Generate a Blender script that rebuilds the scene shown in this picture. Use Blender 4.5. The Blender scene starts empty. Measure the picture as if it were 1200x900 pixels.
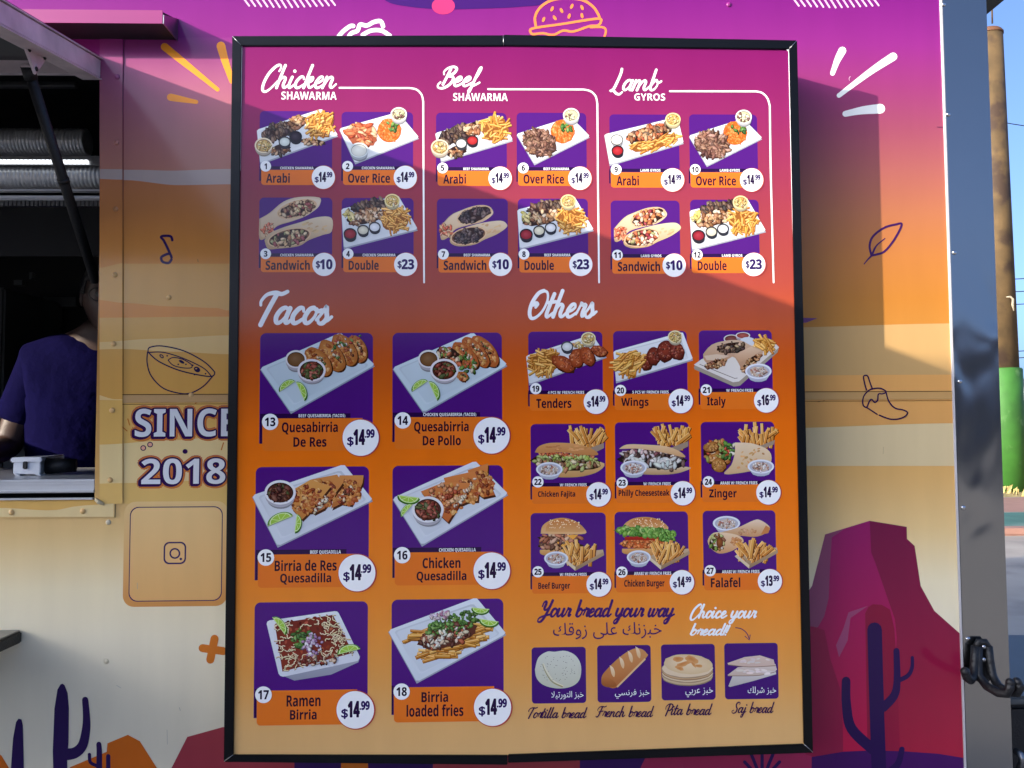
import bpy, bmesh, math, random
from mathutils import Vector, Matrix

# ------------------------------------------------------------------ camera
SC = bpy.context.scene
COL = SC.collection
F, CX, CY = 1000.0, 600.0, 450.0            # focal length and centre in pixels of a 1200 px wide frame
YAW, PITCH, ROLL = (math.radians(a) for a in (1.58, 2.95, -0.30))
CAM = Vector((0.0, -1.942, 1.5))
fwd = Vector((math.sin(YAW)*math.cos(PITCH), math.cos(YAW)*math.cos(PITCH), math.sin(PITCH)))
r0 = Vector((math.cos(YAW), -math.sin(YAW), 0)); u0 = r0.cross(fwd)
right = r0*math.cos(ROLL) + u0*math.sin(ROLL); up = -r0*math.sin(ROLL) + u0*math.cos(ROLL)
cd = bpy.data.cameras.new('camera'); cam = bpy.data.objects.new('camera', cd); COL.objects.link(cam)
cd.sensor_width = 36; cd.lens = 36*F/1200; cd.clip_start = 0.05; cd.clip_end = 3000
m = Matrix((right, up, -fwd)).transposed().to_4x4(); m.translation = CAM
cam.matrix_world = m; SC.camera = cam

# ------------------------------------------------------------------ light
SUN_DIR = Vector((1.73, 1.0, -0.479)).normalized()     # the way the light travels
SUN_STRENGTH, SKY_STRENGTH, EXPOSURE = 2.3, 0.15, 1.85
w = bpy.data.worlds.new('World'); SC.world = w; w.use_nodes = True
nt = w.node_tree; bg = nt.nodes['Background']
sky = nt.nodes.new('ShaderNodeTexSky'); sky.sky_type = 'NISHITA'; sky.sun_disc = False
sky.sun_elevation = math.asin(-SUN_DIR.z)
sky.sun_rotation = math.atan2(-SUN_DIR.x, -SUN_DIR.y)
sky.air_density = 0.4; sky.dust_density = 4.0; sky.ozone_density = 3.0
nt.links.new(sky.outputs[0], bg.inputs[0]); bg.inputs[1].default_value = SKY_STRENGTH
sd = bpy.data.lights.new('sun', 'SUN'); so = bpy.data.objects.new('sun', sd); COL.objects.link(so)
sd.energy = SUN_STRENGTH; sd.angle = math.radians(0.5); sd.color = (1.0, 0.86, 0.70)
so.rotation_euler = SUN_DIR.to_track_quat('-Z', 'Y').to_euler(); so.location = (-12, -8, 9)
SC.view_settings.view_transform = 'Standard'; SC.view_settings.look = 'None'
SC.view_settings.exposure = EXPOSURE; SC.view_settings.gamma = 1; SC.view_settings.use_curve_mapping = False
SC.cycles.max_bounces = 8

# ------------------------------------------------------------------ helpers
def ray(px, py): return (fwd + right*((px-CX)/F) + up*((CY-py)/F))
def at(px, py, y=0.0):
    d = ray(px, py); return CAM + d*((y-CAM.y)/d.y)
def at_x(px, py, x):
    d = ray(px, py); return CAM + d*((x-CAM.x)/d.x)
def at_z(px, py, z):
    d = ray(px, py); return CAM + d*((z-CAM.z)/d.z)
def X(px, py=450, y=0.0): return at(px, py, y).x
def Z(py, px=600, y=0.0): return at(px, py, y).z
def lin(c): return tuple((v/255/12.92 if v <= 10.3 else ((v/255+.055)/1.055)**2.4) for v in c)

def link(name, me, parent=None):
    o = bpy.data.objects.new(name, me); COL.objects.link(o)
    if parent is not None: o.parent = parent; o.matrix_parent_inverse = parent.matrix_world.inverted()
    return o
def empty(name, loc, parent=None):
    o = bpy.data.objects.new(name, None); o.empty_display_size = .1; COL.objects.link(o); o.location = loc
    bpy.context.view_layer.update()
    if parent is not None: o.parent = parent; o.matrix_parent_inverse = parent.matrix_world.inverted()
    bpy.context.view_layer.update()
    return o
def tag(o, label=None, cat=None, group=None, kind=None):
    for k, v in (('label', label), ('category', cat), ('group', group), ('kind', kind)):
        if v: o[k] = v
    return o

def material(name, col, rough=.5, metal=0., vary=.12, scale=6., bump=0., bscale=60., spec=.5, dirt=None):
    """col in sRGB 0-255; vary = brightness variation from noise; bump = bump strength"""
    m = bpy.data.materials.new(name); m.use_nodes = True
    n = m.node_tree.nodes; l = m.node_tree.links; p = n['Principled BSDF']
    tc = n.new('ShaderNodeTexCoord')
    no = n.new('ShaderNodeTexNoise'); no.inputs['Scale'].default_value = scale; no.inputs['Detail'].default_value = 6
    l.new(tc.outputs['Object'], no.inputs['Vector'])
    mr = n.new('ShaderNodeMapRange'); mr.inputs[1].default_value = .3; mr.inputs[2].default_value = .7
    mr.inputs[3].default_value = 1-vary; mr.inputs[4].default_value = 1+vary
    l.new(no.outputs[0], mr.inputs[0])
    mx = n.new('ShaderNodeVectorMath'); mx.operation = 'SCALE'; mx.inputs[0].default_value = lin(col)
    l.new(mr.outputs[0], mx.inputs['Scale']); src = mx.outputs[0]
    if dirt:
        n2 = n.new('ShaderNodeTexNoise'); n2.inputs['Scale'].default_value = dirt[1]; n2.inputs['Detail'].default_value = 8
        l.new(tc.outputs['Object'], n2.inputs['Vector'])
        cr = n.new('ShaderNodeMapRange'); cr.inputs[1].default_value = dirt[2]; cr.inputs[2].default_value = dirt[2]+.12
        l.new(n2.outputs[0], cr.inputs[0])
        mi = n.new('ShaderNodeMix'); mi.data_type = 'RGBA'
        l.new(cr.outputs[0], mi.inputs[0]); l.new(src, mi.inputs[6]); mi.inputs[7].default_value = (*lin(dirt[0]), 1); src = mi.outputs[2]
    l.new(src, p.inputs['Base Color'])
    p.inputs['Roughness'].default_value = rough; p.inputs['Metallic'].default_value = metal
    p.inputs['Specular IOR Level'].default_value = spec
    if bump:
        b = n.new('ShaderNodeBump'); b.inputs['Strength'].default_value = bump; b.inputs['Distance'].default_value = .01
        n3 = n.new('ShaderNodeTexNoise'); n3.inputs['Scale'].default_value = bscale; n3.inputs['Detail'].default_value = 4
        l.new(tc.outputs['Object'], n3.inputs['Vector']); l.new(n3.outputs[0], b.inputs['Height']); l.new(b.outputs[0], p.inputs['Normal'])
    return m

def ink_material(name, rough, warp, wscale, vary=.03):
    """printed vinyl: colour comes from the print (colour attribute), glossy laminate over it"""
    m = bpy.data.materials.new(name); m.use_nodes = True
    n = m.node_tree.nodes; l = m.node_tree.links; p = n['Principled BSDF']
    ca = n.new('ShaderNodeVertexColor'); ca.layer_name = 'ink'
    g = n.new('ShaderNodeNewGeometry')
    no = n.new('ShaderNodeTexNoise'); no.inputs['Scale'].default_value = 9; no.inputs['Detail'].default_value = 8
    mp = n.new('ShaderNodeMapping'); mp.inputs['Scale'].default_value = (2.2, 1, .35); l.new(g.outputs['Position'], mp.inputs[0]); l.new(mp.outputs[0], no.inputs['Vector'])
    mr = n.new('ShaderNodeMapRange'); mr.inputs[1].default_value = .3; mr.inputs[2].default_value = .7
    mr.inputs[3].default_value = 1-vary; mr.inputs[4].default_value = 1+vary
    l.new(no.outputs[0], mr.inputs[0])
    mx = n.new('ShaderNodeVectorMath'); mx.operation = 'SCALE'
    l.new(ca.outputs[0], mx.inputs[0]); l.new(mr.outputs[0], mx.inputs['Scale']); l.new(mx.outputs[0], p.inputs['Base Color'])
    p.inputs['Roughness'].default_value = rough; p.inputs['Specular IOR Level'].default_value = .24
    n2 = n.new('ShaderNodeTexNoise'); n2.inputs['Scale'].default_value = wscale; n2.inputs['Detail'].default_value = 2
    l.new(g.outputs['Position'], n2.inputs['Vector'])
    n3 = n.new('ShaderNodeTexNoise'); n3.inputs['Scale'].default_value = 420; n3.inputs['Detail'].default_value = 1
    l.new(g.outputs['Position'], n3.inputs['Vector'])
    b = n.new('ShaderNodeBump'); b.inputs['Strength'].default_value = warp; b.inputs['Distance'].default_value = .02
    l.new(n2.outputs[0], b.inputs['Height'])
    b2 = n.new('ShaderNodeBump'); b2.inputs['Strength'].default_value = .05; b2.inputs['Distance'].default_value = .001
    l.new(n3.outputs[0], b2.inputs['Height']); l.new(b.outputs[0], b2.inputs['Normal']); l.new(b2.outputs[0], p.inputs['Normal'])
    return m

class MB:
    """collects shapes into one mesh"""
    def __init__(s): s.bm = bmesh.new()
    def quad(s, pts): return s.bm.faces.new([s.bm.verts.new(p) for p in pts])
    def box(s, a, b, bev=0.0):
        a, b = Vector(a), Vector(b); lo = Vector(map(min, a, b)); hi = Vector(map(max, a, b))
        t = bmesh.new(); bmesh.ops.create_cube(t, size=1)
        for v in t.verts: v.co = lo + Vector(((v.co.x+.5)*(hi.x-lo.x), (v.co.y+.5)*(hi.y-lo.y), (v.co.z+.5)*(hi.z-lo.z)))
        if bev: bmesh.ops.bevel(t, geom=t.edges[:], offset=bev, segments=2, affect='EDGES')
        s.merge(t); return s
    def merge(s, t):
        me = bpy.data.meshes.new('t'); t.to_mesh(me); t.free(); s.bm.from_mesh(me); bpy.data.meshes.remove(me)
    def prism(s, pts, vec, bev=0.0):
        """polygon pts (3D, planar) extruded by vec"""
        t = bmesh.new(); f = t.faces.new([t.verts.new(p) for p in pts])
        r = bmesh.ops.extrude_face_region(t, geom=[f]); bmesh.ops.translate(t, vec=Vector(vec), verts=[v for v in r['geom'] if isinstance(v, bmesh.types.BMVert)])
        bmesh.ops.recalc_face_normals(t, faces=t.faces[:])
        if bev: bmesh.ops.bevel(t, geom=t.edges[:], offset=bev, segments=2, affect='EDGES')
        s.merge(t); return s
    def tube(s, pts, r, seg=12, cap=True):
        pts = [Vector(p) for p in pts]; rs = r if isinstance(r, (list, tuple)) else [r]*len(pts)
        rings = []; ref = None
        for i, p in enumerate(pts):
            d = (pts[min(i+1, len(pts)-1)] - pts[max(i-1, 0)]).normalized()
            if ref is None: ref = d.orthogonal().normalized()
            ref = (ref - d*ref.dot(d)).normalized(); q = d.cross(ref)
            rings.append([s.bm.verts.new(p + (ref*math.cos(2*math.pi*k/seg) + q*math.sin(2*math.pi*k/seg))*rs[i]) for k in range(seg)])
        for a, b in zip(rings, rings[1:]):
            for k in range(seg):
                f = s.bm.faces.new((a[k], a[(k+1) % seg], b[(k+1) % seg], b[k])); f.smooth = True
        if cap:
            s.bm.faces.new(rings[0][::-1]); s.bm.faces.new(rings[-1])
        return s
    def ball(s, c, r, sc=(1, 1, 1), u=16, v=10, rot=None):
        t = bmesh.new(); bmesh.ops.create_uvsphere(t, u_segments=u, v_segments=v, radius=r)
        for q in t.verts:
            p = Vector((q.co.x*sc[0], q.co.y*sc[1], q.co.z*sc[2]))
            q.co = (rot @ p if rot else p) + Vector(c)
        for f in t.faces: f.smooth = True
        s.merge(t); return s
    def build(s, name, mat, parent=None):
        bmesh.ops.recalc_face_normals(s.bm, faces=s.bm.faces[:])
        me = bpy.data.meshes.new(name); s.bm.to_mesh(me); s.bm.free(); me.materials.append(mat)
        return link(name, me, parent)

EPS = 1.2e-6
def catmull(pts, n=6):
    if len(pts) < 3: return pts
    out = []; P = [pts[0]] + list(pts) + [pts[-1]]
    for i in range(1, len(P)-2):
        a, b, c, d = P[i-1:i+3]
        for k in range(n):
            t = k/n
            out.append(tuple(.5*((2*b[j]) + (c[j]-a[j])*t + (2*a[j]-5*b[j]+4*c[j]-d[j])*t*t + (3*b[j]-a[j]-3*c[j]+d[j])*t**3) for j in (0, 1)))
    out.append(tuple(pts[-1])); return out

class Art:
    """flat printed artwork lying on the plane y = Y (towards the camera is -y); points are given as seen on the photograph and
    laid out on that plane. Later shapes lie a few microns above earlier ones."""
    def __init__(s, Y, base=0.0): s.Y = Y; s.k = 0; s.base = base; s.v = []; s.f = []; s.c = []
    def P(s, p): return at(p[0], p[1], s.Y)
    def _add(s, pts3, faces, cols, lift=True):
        if lift: s.k += 1
        o = len(s.v); dy = -(s.base + s.k*EPS)
        for p in pts3: s.v.append((p[0], p[1]+dy, p[2]))
        for f in faces: s.f.append([i+o for i in f])
        s.c += [lin(c) for c in cols]
    def poly(s, pts, col, col2=None):
        """col2: colour at the bottom of the shape"""
        if col2 is None: cols = [col]*len(pts)
        else:
            ys = [p[1] for p in pts]; a, b = min(ys), max(ys)
            cols = [tuple(col[j] + (col2[j]-col[j])*(p[1]-a)/max(b-a, 1e-6) for j in range(3)) for p in pts]
        s._add([s.P(p) for p in pts], [list(range(len(pts)))], cols)
    def fan(s, pts, c, edge, mid):
        s._add([s.P(c)] + [s.P(p) for p in pts], [(0, i+1, (i+1) % len(pts)+1) for i in range(len(pts))], [mid] + [edge]*len(pts))
    def ellipse(s, cx, cy, rx, ry, col, mid=None, rot=0, n=28, jit=0., rnd=None):
        pts = []; cr, sr = math.cos(rot), math.sin(rot)
        for k in range(n):
            a = 2*math.pi*k/n; q = 1 + (rnd.uniform(-jit, jit) if jit else 0)
            x, y = rx*q*math.cos(a), ry*q*math.sin(a); pts.append((cx + x*cr - y*sr, cy + x*sr + y*cr))
        if mid: s.fan(pts, (cx - rx*.15, cy - ry*.2), col, mid)
        else: s.poly(pts, col)
    def rrect(s, x0, y0, x1, y1, r, col, corners='1111', col2=None):
        """axis-aligned on the plane; corners tl tr br bl"""
        A, B = s.P((x0, y0)), s.P((x1, y1)); k = abs(B.x-A.x)/abs(x1-x0); r *= k; pts = []
        for i, (cx, cz, a0) in enumerate(((A.x+r, A.z-r, 180), (B.x-r, A.z-r, 90), (B.x-r, B.z+r, 0), (A.x+r, B.z+r, -90))):
            if corners[i] == '1':
                for t in range(7):
                    a = math.radians(a0 - 15*t); pts.append(Vector((cx + r*math.cos(a), s.Y, cz + r*math.sin(a))))
            else: pts.append(Vector(((A.x, B.x, B.x, A.x)[i], s.Y, (A.z, A.z, B.z, B.z)[i])))
        cols = [col]*len(pts) if col2 is None else [tuple(col[j]+(col2[j]-col[j])*(A.z-p.z)/(A.z-B.z) for j in range(3)) for p in pts]
        s._add(pts, [list(range(len(pts)))], cols)
    def line(s, pts, w, col, smooth=True, taper=None, closed=False, contrast=0., n=6):
        """brush stroke of width w (px) along pts; taper = (start, end) factors; contrast thins rising strokes"""
        P = [tuple(p) for p in pts]
        if closed: P = P + [P[0]]
        if smooth and len(P) > 2: P = catmull(P, n)
        N = len(P); L, R = [], []; hw = []
        for i, p in enumerate(P):
            a, b = P[max(i-1, 0)], P[min(i+1, N-1)]; dx, dy = b[0]-a[0], b[1]-a[1]; d = math.hypot(dx, dy) or 1
            h = w/2
            if taper: h *= taper[0] + (taper[1]-taper[0])*i/(N-1)
            if contrast: h *= 1 - contrast*max(0, -dy/d)**.7 if dy < 0 else 1
            hw.append(h)
        hw = [sum(hw[max(0, i-3):i+4])/len(hw[max(0, i-3):i+4]) for i in range(N)]
        for i, p in enumerate(P):
            a, b = P[max(i-1, 0)], P[min(i+1, N-1)]; dx, dy = b[0]-a[0], b[1]-a[1]; d = math.hypot(dx, dy) or 1; h = hw[i]
            L.append((p[0]-dy/d*h, p[1]+dx/d*h)); R.append((p[0]+dy/d*h, p[1]-dx/d*h))
        q = [s.P(p) for p in L] + [s.P(p) for p in R]
        # quads, alternating two tiny levels where the stroke crosses itself
        for i in range(N-1):
            s._add([q[i], q[i+1], q[N+i+1], q[N+i]], [(0, 1, 2, 3)], [col]*4, lift=(i % 6 == 0))
        if not closed:
            for (p, h) in ((P[0], hw[0]), (P[-1], hw[-1])): s.ellipse(p[0], p[1], h, h, col, n=12)
    def text(s, body, x0, y0, x1, y1, col, swell=0.0, face=1, shift=(0, 0)):
        """lettering fitted to the box x0..x1, y0..y1; swell thickens the strokes by that many px all round"""
        v, f = glyphs(sans(body, face) if face is not None else body)
        for k in range(12 if swell else 1):
            dx, dy = (swell*math.cos(k*math.pi/6), swell*math.sin(k*math.pi/6)) if swell else (0, 0)
            A, B = s.P((x0+dx+shift[0], y0+dy+shift[1])), s.P((x1+dx+shift[0], y1+dy+shift[1]))
            s._add([(A.x + (B.x-A.x)*p[0], s.Y, B.z + (A.z-B.z)*p[1]) for p in v], f, [col]*len(v))
    def script(s, body, x0, y0, x1, y1, col, w=.13, contrast=.45, slant=.28):
        """brush lettering fitted to the box"""
        st = []; x = 0.
        for ch in body:
            if ch == ' ': x += .34; continue
            adv, strokes = SCRIPT[ch]
            for k in strokes: st.append([(x + a + slant*b, b) for a, b in k])
            x += adv
        xs = [p[0] for k in st for p in k]; ys = [p[1] for k in st for p in k]; h = w/2
        ax, bx, ay, by = min(xs)-h, max(xs)+h, min(ys)-h, max(ys)+h
        fx, fy = (x1-x0)/(bx-ax), (y1-y0)/(by-ay)
        for k in st:
            if len(k) == 1: s.ellipse(x0+(k[0][0]-ax)*fx, y1-(k[0][1]-ay)*fy, w*.6*fy, w*.6*fy, col, n=14)
            else: s.line([(x0+(a-ax)*fx, y1-(b-ay)*fy) for a, b in k], w*(fx+fy)/2, col, contrast=contrast, n=5)
    def build(s, name, mat, parent=None):
        me = bpy.data.meshes.new(name); me.from_pydata(s.v, [], s.f); me.materials.append(mat)
        ca = me.color_attributes.new('ink', 'FLOAT_COLOR', 'POINT')
        for i, c in enumerate(s.c): ca.data[i].color = (*c, 1)
        # all artwork faces the viewer
        bm = bmesh.new(); bm.from_mesh(me)
        bm.normal_update()
        for f in bm.faces:
            if f.normal.y > 0: f.normal_flip()
        bm.to_mesh(me); bm.free()
        return link(name, me, parent)

def sans(s, bold):
    o = ''
    for c in s:
        if 'A' <= c <= 'Z': o += chr((0x1D5D4 if bold else 0x1D5A0)+ord(c)-65)
        elif 'a' <= c <= 'z': o += chr((0x1D5EE if bold else 0x1D5BA)+ord(c)-97)
        elif '0' <= c <= '9': o += chr((0x1D7EC if bold else 0x1D7E2)+ord(c)-48)
        else: o += c
    return o
_gl = {}
def glyphs(body):
    k = body
    if k in _gl: return _gl[k]
    c = bpy.data.curves.new('t', 'FONT'); c.body = body; c.resolution_u = 4
    if '\n' in body: c.align_x = 'CENTER'; c.space_line = .95
    o = bpy.data.objects.new('t', c); COL.objects.link(o)
    me = bpy.data.meshes.new_from_object(o.evaluated_get(bpy.context.evaluated_depsgraph_get()))
    v = [(p.co.x, p.co.y) for p in me.vertices]; f = [list(p.vertices) for p in me.polygons]
    bpy.data.objects.remove(o); bpy.data.curves.remove(c); bpy.data.meshes.remove(me)
    xs = [p[0] for p in v]; ys = [p[1] for p in v]; ax, bx, ay, by = min(xs), max(xs), min(ys), max(ys)
    _gl[k] = ([((p[0]-ax)/(bx-ax), (p[1]-ay)/(by-ay)) for p in v], f); return _gl[k]

# brush script alphabet: advance, strokes (x, y) with baseline 0, x-height .5, ascender 1
_hump = [(.04, .1), (.12, .36), (.22, .48), (.31, .40), (.29, .14), (.34, .02), (.42, .03), (.52, .16)]
SCRIPT = {
 'a': (.50, [[(.36, .40), (.26, .50), (.12, .42), (.04, .2), (.10, .02), (.22, .04), (.34, .24), (.38, .46)], [(.39, .48), (.35, .18), (.38, .02), (.46, .03), (.56, .16)]]),
 'b': (.48, [[(.12, 1.0), (.10, .6), (.07, .08)], [(.07, .10), (.16, .0), (.30, .06), (.38, .28), (.32, .46), (.22, .48), (.09, .28)], [(.34, .40), (.44, .38), (.52, .44)]]),
 'c': (.38, [[(.33, .38), (.28, .49), (.16, .46), (.05, .24), (.10, .03), (.22, .01), (.42, .17)]]),
 'd': (.52, [[(.36, .40), (.26, .50), (.12, .42), (.04, .2), (.10, .02), (.22, .04), (.34, .24), (.38, .46)], [(.41, 1.0), (.39, .6), (.35, .16), (.39, .02), (.46, .03), (.57, .16)]]),
 'e': (.38, [[(.05, .20), (.20, .25), (.30, .37), (.25, .49), (.14, .44), (.05, .22), (.10, .03), (.22, .01), (.42, .17)]]),
 'f': (.34, [[(.02, .06), (.16, .45), (.24, .85), (.22, 1.0), (.17, .9), (.12, .4), (.07, -.2), (.04, -.34), (.0, -.25), (.08, -.05), (.22, .06), (.36, .18)]]),
 'h': (.50, [[(.14, 1.0), (.09, .5), (.05, .0)], _hump]),
 'i': (.24, [[(.07, .48), (.03, .16), (.07, .01), (.14, .03), (.26, .16)], [(.10, .74)]]),
 'j': (.26, [[(.15, .48), (.10, .0), (.03, -.36), (-.08, -.42), (-.12, -.3), (.0, -.12), (.28, .12)], [(.18, .74)]]),
 'k': (.44, [[(.14, 1.0), (.09, .5), (.05, .0)], [(.06, .2), (.18, .42), (.30, .46), (.29, .32), (.12, .22)], [(.14, .24), (.24, .06), (.32, .01), (.48, .16)]]),
 'l': (.24, [[(.13, 1.0), (.07, .4), (.04, .12), (.08, .0), (.15, .03), (.28, .16)]]),
 'm': (.76, [[(.06, .48), (.03, .2), (.0, .0)], [(.02, .1), (.10, .36), (.20, .48), (.28, .40), (.26, .2), (.23, .0)], [(.25, .1)] + [(x+.24, y) for x, y in _hump[1:]]]),
 'n': (.48, [[(.06, .48), (.03, .2), (.0, .0)], _hump]),
 'o': (.42, [[(.24, .49), (.12, .44), (.04, .2), (.10, .02), (.22, .02), (.34, .22), (.34, .42), (.24, .49)], [(.32, .44), (.40, .38), (.50, .42)]]),
 'r': (.34, [[(.02, .1), (.10, .40), (.12, .54), (.18, .45), (.30, .46), (.26, .2), (.28, .02), (.38, .12)]]),
 's': (.36, [[(.0, .1), (.12, .34), (.19, .54), (.24, .36), (.30, .16), (.22, .0), (.10, .0), (.05, .1)], [(.28, .06), (.36, .10), (.44, .2)]]),
 't': (.28, [[(.14, .88), (.09, .5), (.05, .14), (.09, .0), (.16, .03), (.30, .16)], [(-.02, .54), (.12, .56), (.28, .58)]]),
 'u': (.50, [[(.06, .48), (.03, .16), (.09, .01), (.20, .06), (.32, .28), (.36, .48)], [(.37, .48), (.33, .16), (.37, .01), (.44, .03), (.54, .16)]]),
 'w': (.62, [[(.06, .48), (.03, .16), (.09, .01), (.20, .08), (.30, .46)], [(.30, .46), (.26, .14), (.33, .01), (.46, .14), (.53, .38), (.52, .5)], [(.52, .46), (.58, .38), (.68, .42)]]),
 'y': (.48, [[(.06, .48), (.03, .18), (.09, .04), (.20, .08), (.32, .28), (.36, .48)], [(.37, .48), (.30, .0), (.20, -.36), (.06, -.42), (.02, -.28), (.16, -.12), (.54, .14)]]),
 '!': (.16, [[(.08, .85), (.05, .5), (.02, .24)], [(.01, .03)]]),
 'C': (.54, [[(.50, .74), (.53, .92), (.44, 1.02), (.28, .92), (.10, .62), (.01, .22), (.04, -.08), (.18, -.17), (.36, -.02), (.56, .3)]]),
 'B': (.58, [[(.27, .92), (.22, .5), (.16, .08)], [(.06, .62), (.02, .78), (.14, .96), (.36, 1.03), (.52, .92), (.46, .68), (.26, .54), (.46, .50), (.52, .30), (.42, .04), (.20, -.12), (.0, -.08), (-.05, .06), (.02, .2)]]),
 'L': (.46, [[(.18, 1.04), (.19, .8), (.13, .4), (.05, .06), (-.08, -.05), (.06, -.02), (.24, -.16), (.40, -.20), (.50, -.1)]]),
 'T': (.40, [[(-.14, .58), (-.16, .72), (-.04, .92), (.20, .98), (.40, .94), (.56, 1.02)], [(.26, .95), (.17, .6), (.08, .2), (.03, -.06)]]),
 'O': (.66, [[(.22, .36), (.28, .48), (.20, .54), (.12, .46)], [(.36, 1.0), (.18, .90), (.04, .56), (.03, .22), (.14, -.03), (.32, -.03), (.52, .22), (.60, .62), (.52, .92), (.36, 1.0)]]),
 'Y': (.58, [[(-.06, .62), (-.02, .86), (.10, .94), (.14, .78), (.10, .52), (.18, .40), (.34, .52), (.46, .82)], [(.50, 1.0), (.40, .5), (.26, .0), (.10, -.30), (-.08, -.32), (-.10, -.14), (.10, .0), (.58, .14)]]),
 'F': (.42, [[(-.14, .58), (-.16, .72), (-.04, .92), (.20, .98), (.40, .94), (.56, 1.02)], [(.22, .95), (.14, .5), (.06, .1), (-.06, -.04), (-.16, .06)], [(.0, .46), (.18, .5), (.36, .54)]]),
 'P': (.46, [[(.16, .92), (.10, .4), (.03, -.1)], [(-.12, .5), (-.14, .76), (.06, .98), (.32, .98), (.46, .78), (.38, .5), (.22, .38), (.12, .42)]]),
 'S': (.46, [[(.46, .78), (.44, .96), (.28, 1.0), (.14, .82), (.20, .58), (.32, .38), (.30, .1), (.12, -.05), (-.06, .02), (-.1, .16), (.02, .24)]]),
}

# ------------------------------------------------------------------ materials
M = {}
M['print'] = ink_material('printed_laminate', .10, .10, 1.6, .025)
M['vinyl'] = ink_material('printed_vinyl_wrap', .12, .22, 1.3, .03)
M['frame'] = material('black_aluminium', (12, 13, 16), .25, 0, .25, 5, .05, 300, spec=.2)
M['steel'] = material('brushed_aluminium', (205, 207, 208), .3, .45, .06, 4)
M['dull_metal'] = material('dull_metal', (150, 150, 150), .38, 1, .15, 12, .1, 80)
M['pinkalu'] = material('hatch_frame_aluminium', (214, 198, 200), .4, .15, .2, 14, .15, 60)
M['black'] = material('black_rubber', (16, 16, 17), .5, 0, .25, 20, .2, 200)
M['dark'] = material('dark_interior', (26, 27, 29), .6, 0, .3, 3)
M['underside'] = material('dark_hatch_lining', (46, 50, 52), .5, 0, .2, 2)
M['white_plastic'] = material('white_plastic', (232, 234, 236), .35, 0, .04, 8)
M['rivet'] = material('painted_rivet', (180, 160, 120), .35, 0, .15, 30)
M['screw'] = material('bright_screw', (200, 200, 200), .2, 1, .05, 8)

BD = 0.14            # the board's front stands this far in front of the truck wall

# ------------------------------------------------------------------ ground and surroundings
def sheet(name, x0, y0, x1, y1, z, mat):
    b = MB(); b.quad([(x0, y0, z), (x1, y0, z), (x1, y1, z), (x0, y1, z)]); o = b.build(name, mat); tag(o, kind='structure'); return o
M['asphalt'] = material('worn_concrete', (158, 150, 138), .85, 0, .14, 1.5, .4, 90, dirt=((128, 122, 114), .8, .55))
M['court'] = material('green_painted_asphalt', (58, 104, 92), .8, 0, .2, 1.2, .3, 60, dirt=((92, 120, 108), .9, .55))
M['kerb'] = material('pink_concrete', (150, 112, 96), .85, 0, .15, 3, .3, 60)
M['straw'] = material('dry_grass', (168, 148, 92), .9, 0, .35, 6, .5, 40)
M['pale'] = material('pale_render', (196, 198, 196), .8, 0, .08, 1)
sheet('ground', -1500, -1500, 1500, 1500, 0, M['asphalt'])
sheet('painted_court', 4.5, 9.9, 40, 12.6, .004, M['court'])
b = MB(); b.box((4.5, 9.55, 0), (40, 9.85, .10), .02); tag(b.build('kerb', M['kerb']), kind='structure')
sheet('pavement', 4.5, 12.7, 60, 15.6, .004, M['kerb'])
sheet('verge', 4.5, 15.7, 80, 22, .006, M['straw'])
rnd = random.Random(4); b = MB()
for _ in range(900):
    x, y = rnd.uniform(9, 17), rnd.uniform(15.8, 21.5); h = rnd.uniform(.06, .22); a = rnd.uniform(0, 6.3); dx, dy = .03*math.cos(a), .03*math.sin(a)
    b.quad([(x-dx, y-dy, .006), (x+dx, y+dy, .006), (x+dx*.2+rnd.uniform(-.1, .1), y+dy*.2, h+.006), (x-dx*.2+rnd.uniform(-.05, .05), y-dy*.2, h*.8)])
g = b.build('dry_grass', M['straw']); tag(g, 'strip of short dry straw coloured grass round the pole base', 'grass', kind='stuff')

# the sign pole
PY = 17.5
pc = at(1172, 430, PY); pr = .389; prt = .30
pole = tag(empty('sign_pole', (pc.x, PY, .006)), 'tall rusty brown steel pole with bright green painted foot beyond the truck corner', 'pole')
ptop, pmid = at(1166, 42, PY).z, at(1178, 432, PY).z
M['rust'] = material('weathered_brown_paint', (84, 66, 38), .8, 0, .35, 2.4, .5, 12, dirt=((58, 42, 28), 1.6, .5))
M['green'] = material('green_paint', (48, 100, 32), .65, 0, .25, 2.2, .3, 10, dirt=((86, 122, 70), 2.8, .6))
b = MB(); b.tube([(pc.x, PY, pmid), (pc.x, PY, ptop)], [pr, prt], 40); b.build('shaft', M['rust'], pole)
b = MB(); b.tube([(pc.x, PY, 0), (pc.x, PY, pmid-.03), (pc.x, PY, pmid)], [.46, .455, .43], 40); b.build('painted_foot', M['green'], pole)
b = MB(); b.tube([(pc.x, PY, ptop), (pc.x, PY, ptop+.05)], prt*1.05, 40); b.ball((pc.x, PY, ptop+.05), prt*1.0, (1, 1, .45), 32, 10); b.build('cap', material('rusty_cap', (96, 62, 40), .8, 0, .3, 3), pole)
b = MB(); b.tube([(pc.x+.1, PY, ptop+.3), (pc.x+.12, PY, ptop+1.6)], .02, 6); b.build('lifting_rod', M['rust'], pole)
# rag hooked on the pole
b = MB(); q0 = at(1184, 348, PY-pr*1.02); 
b.tube([q0+Vector((-.1, .05, .0)), q0+Vector((0, 0, .01)), q0+Vector((.06, 0, -.05)), q0+Vector((.05, 0, -.18)), q0+Vector((.07, .0, -.32))], [.012, .02, .028, .03, .012], 8)
b.build('torn_tie', material('dirty_cloth', (150, 140, 118), .9), pole)
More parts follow.
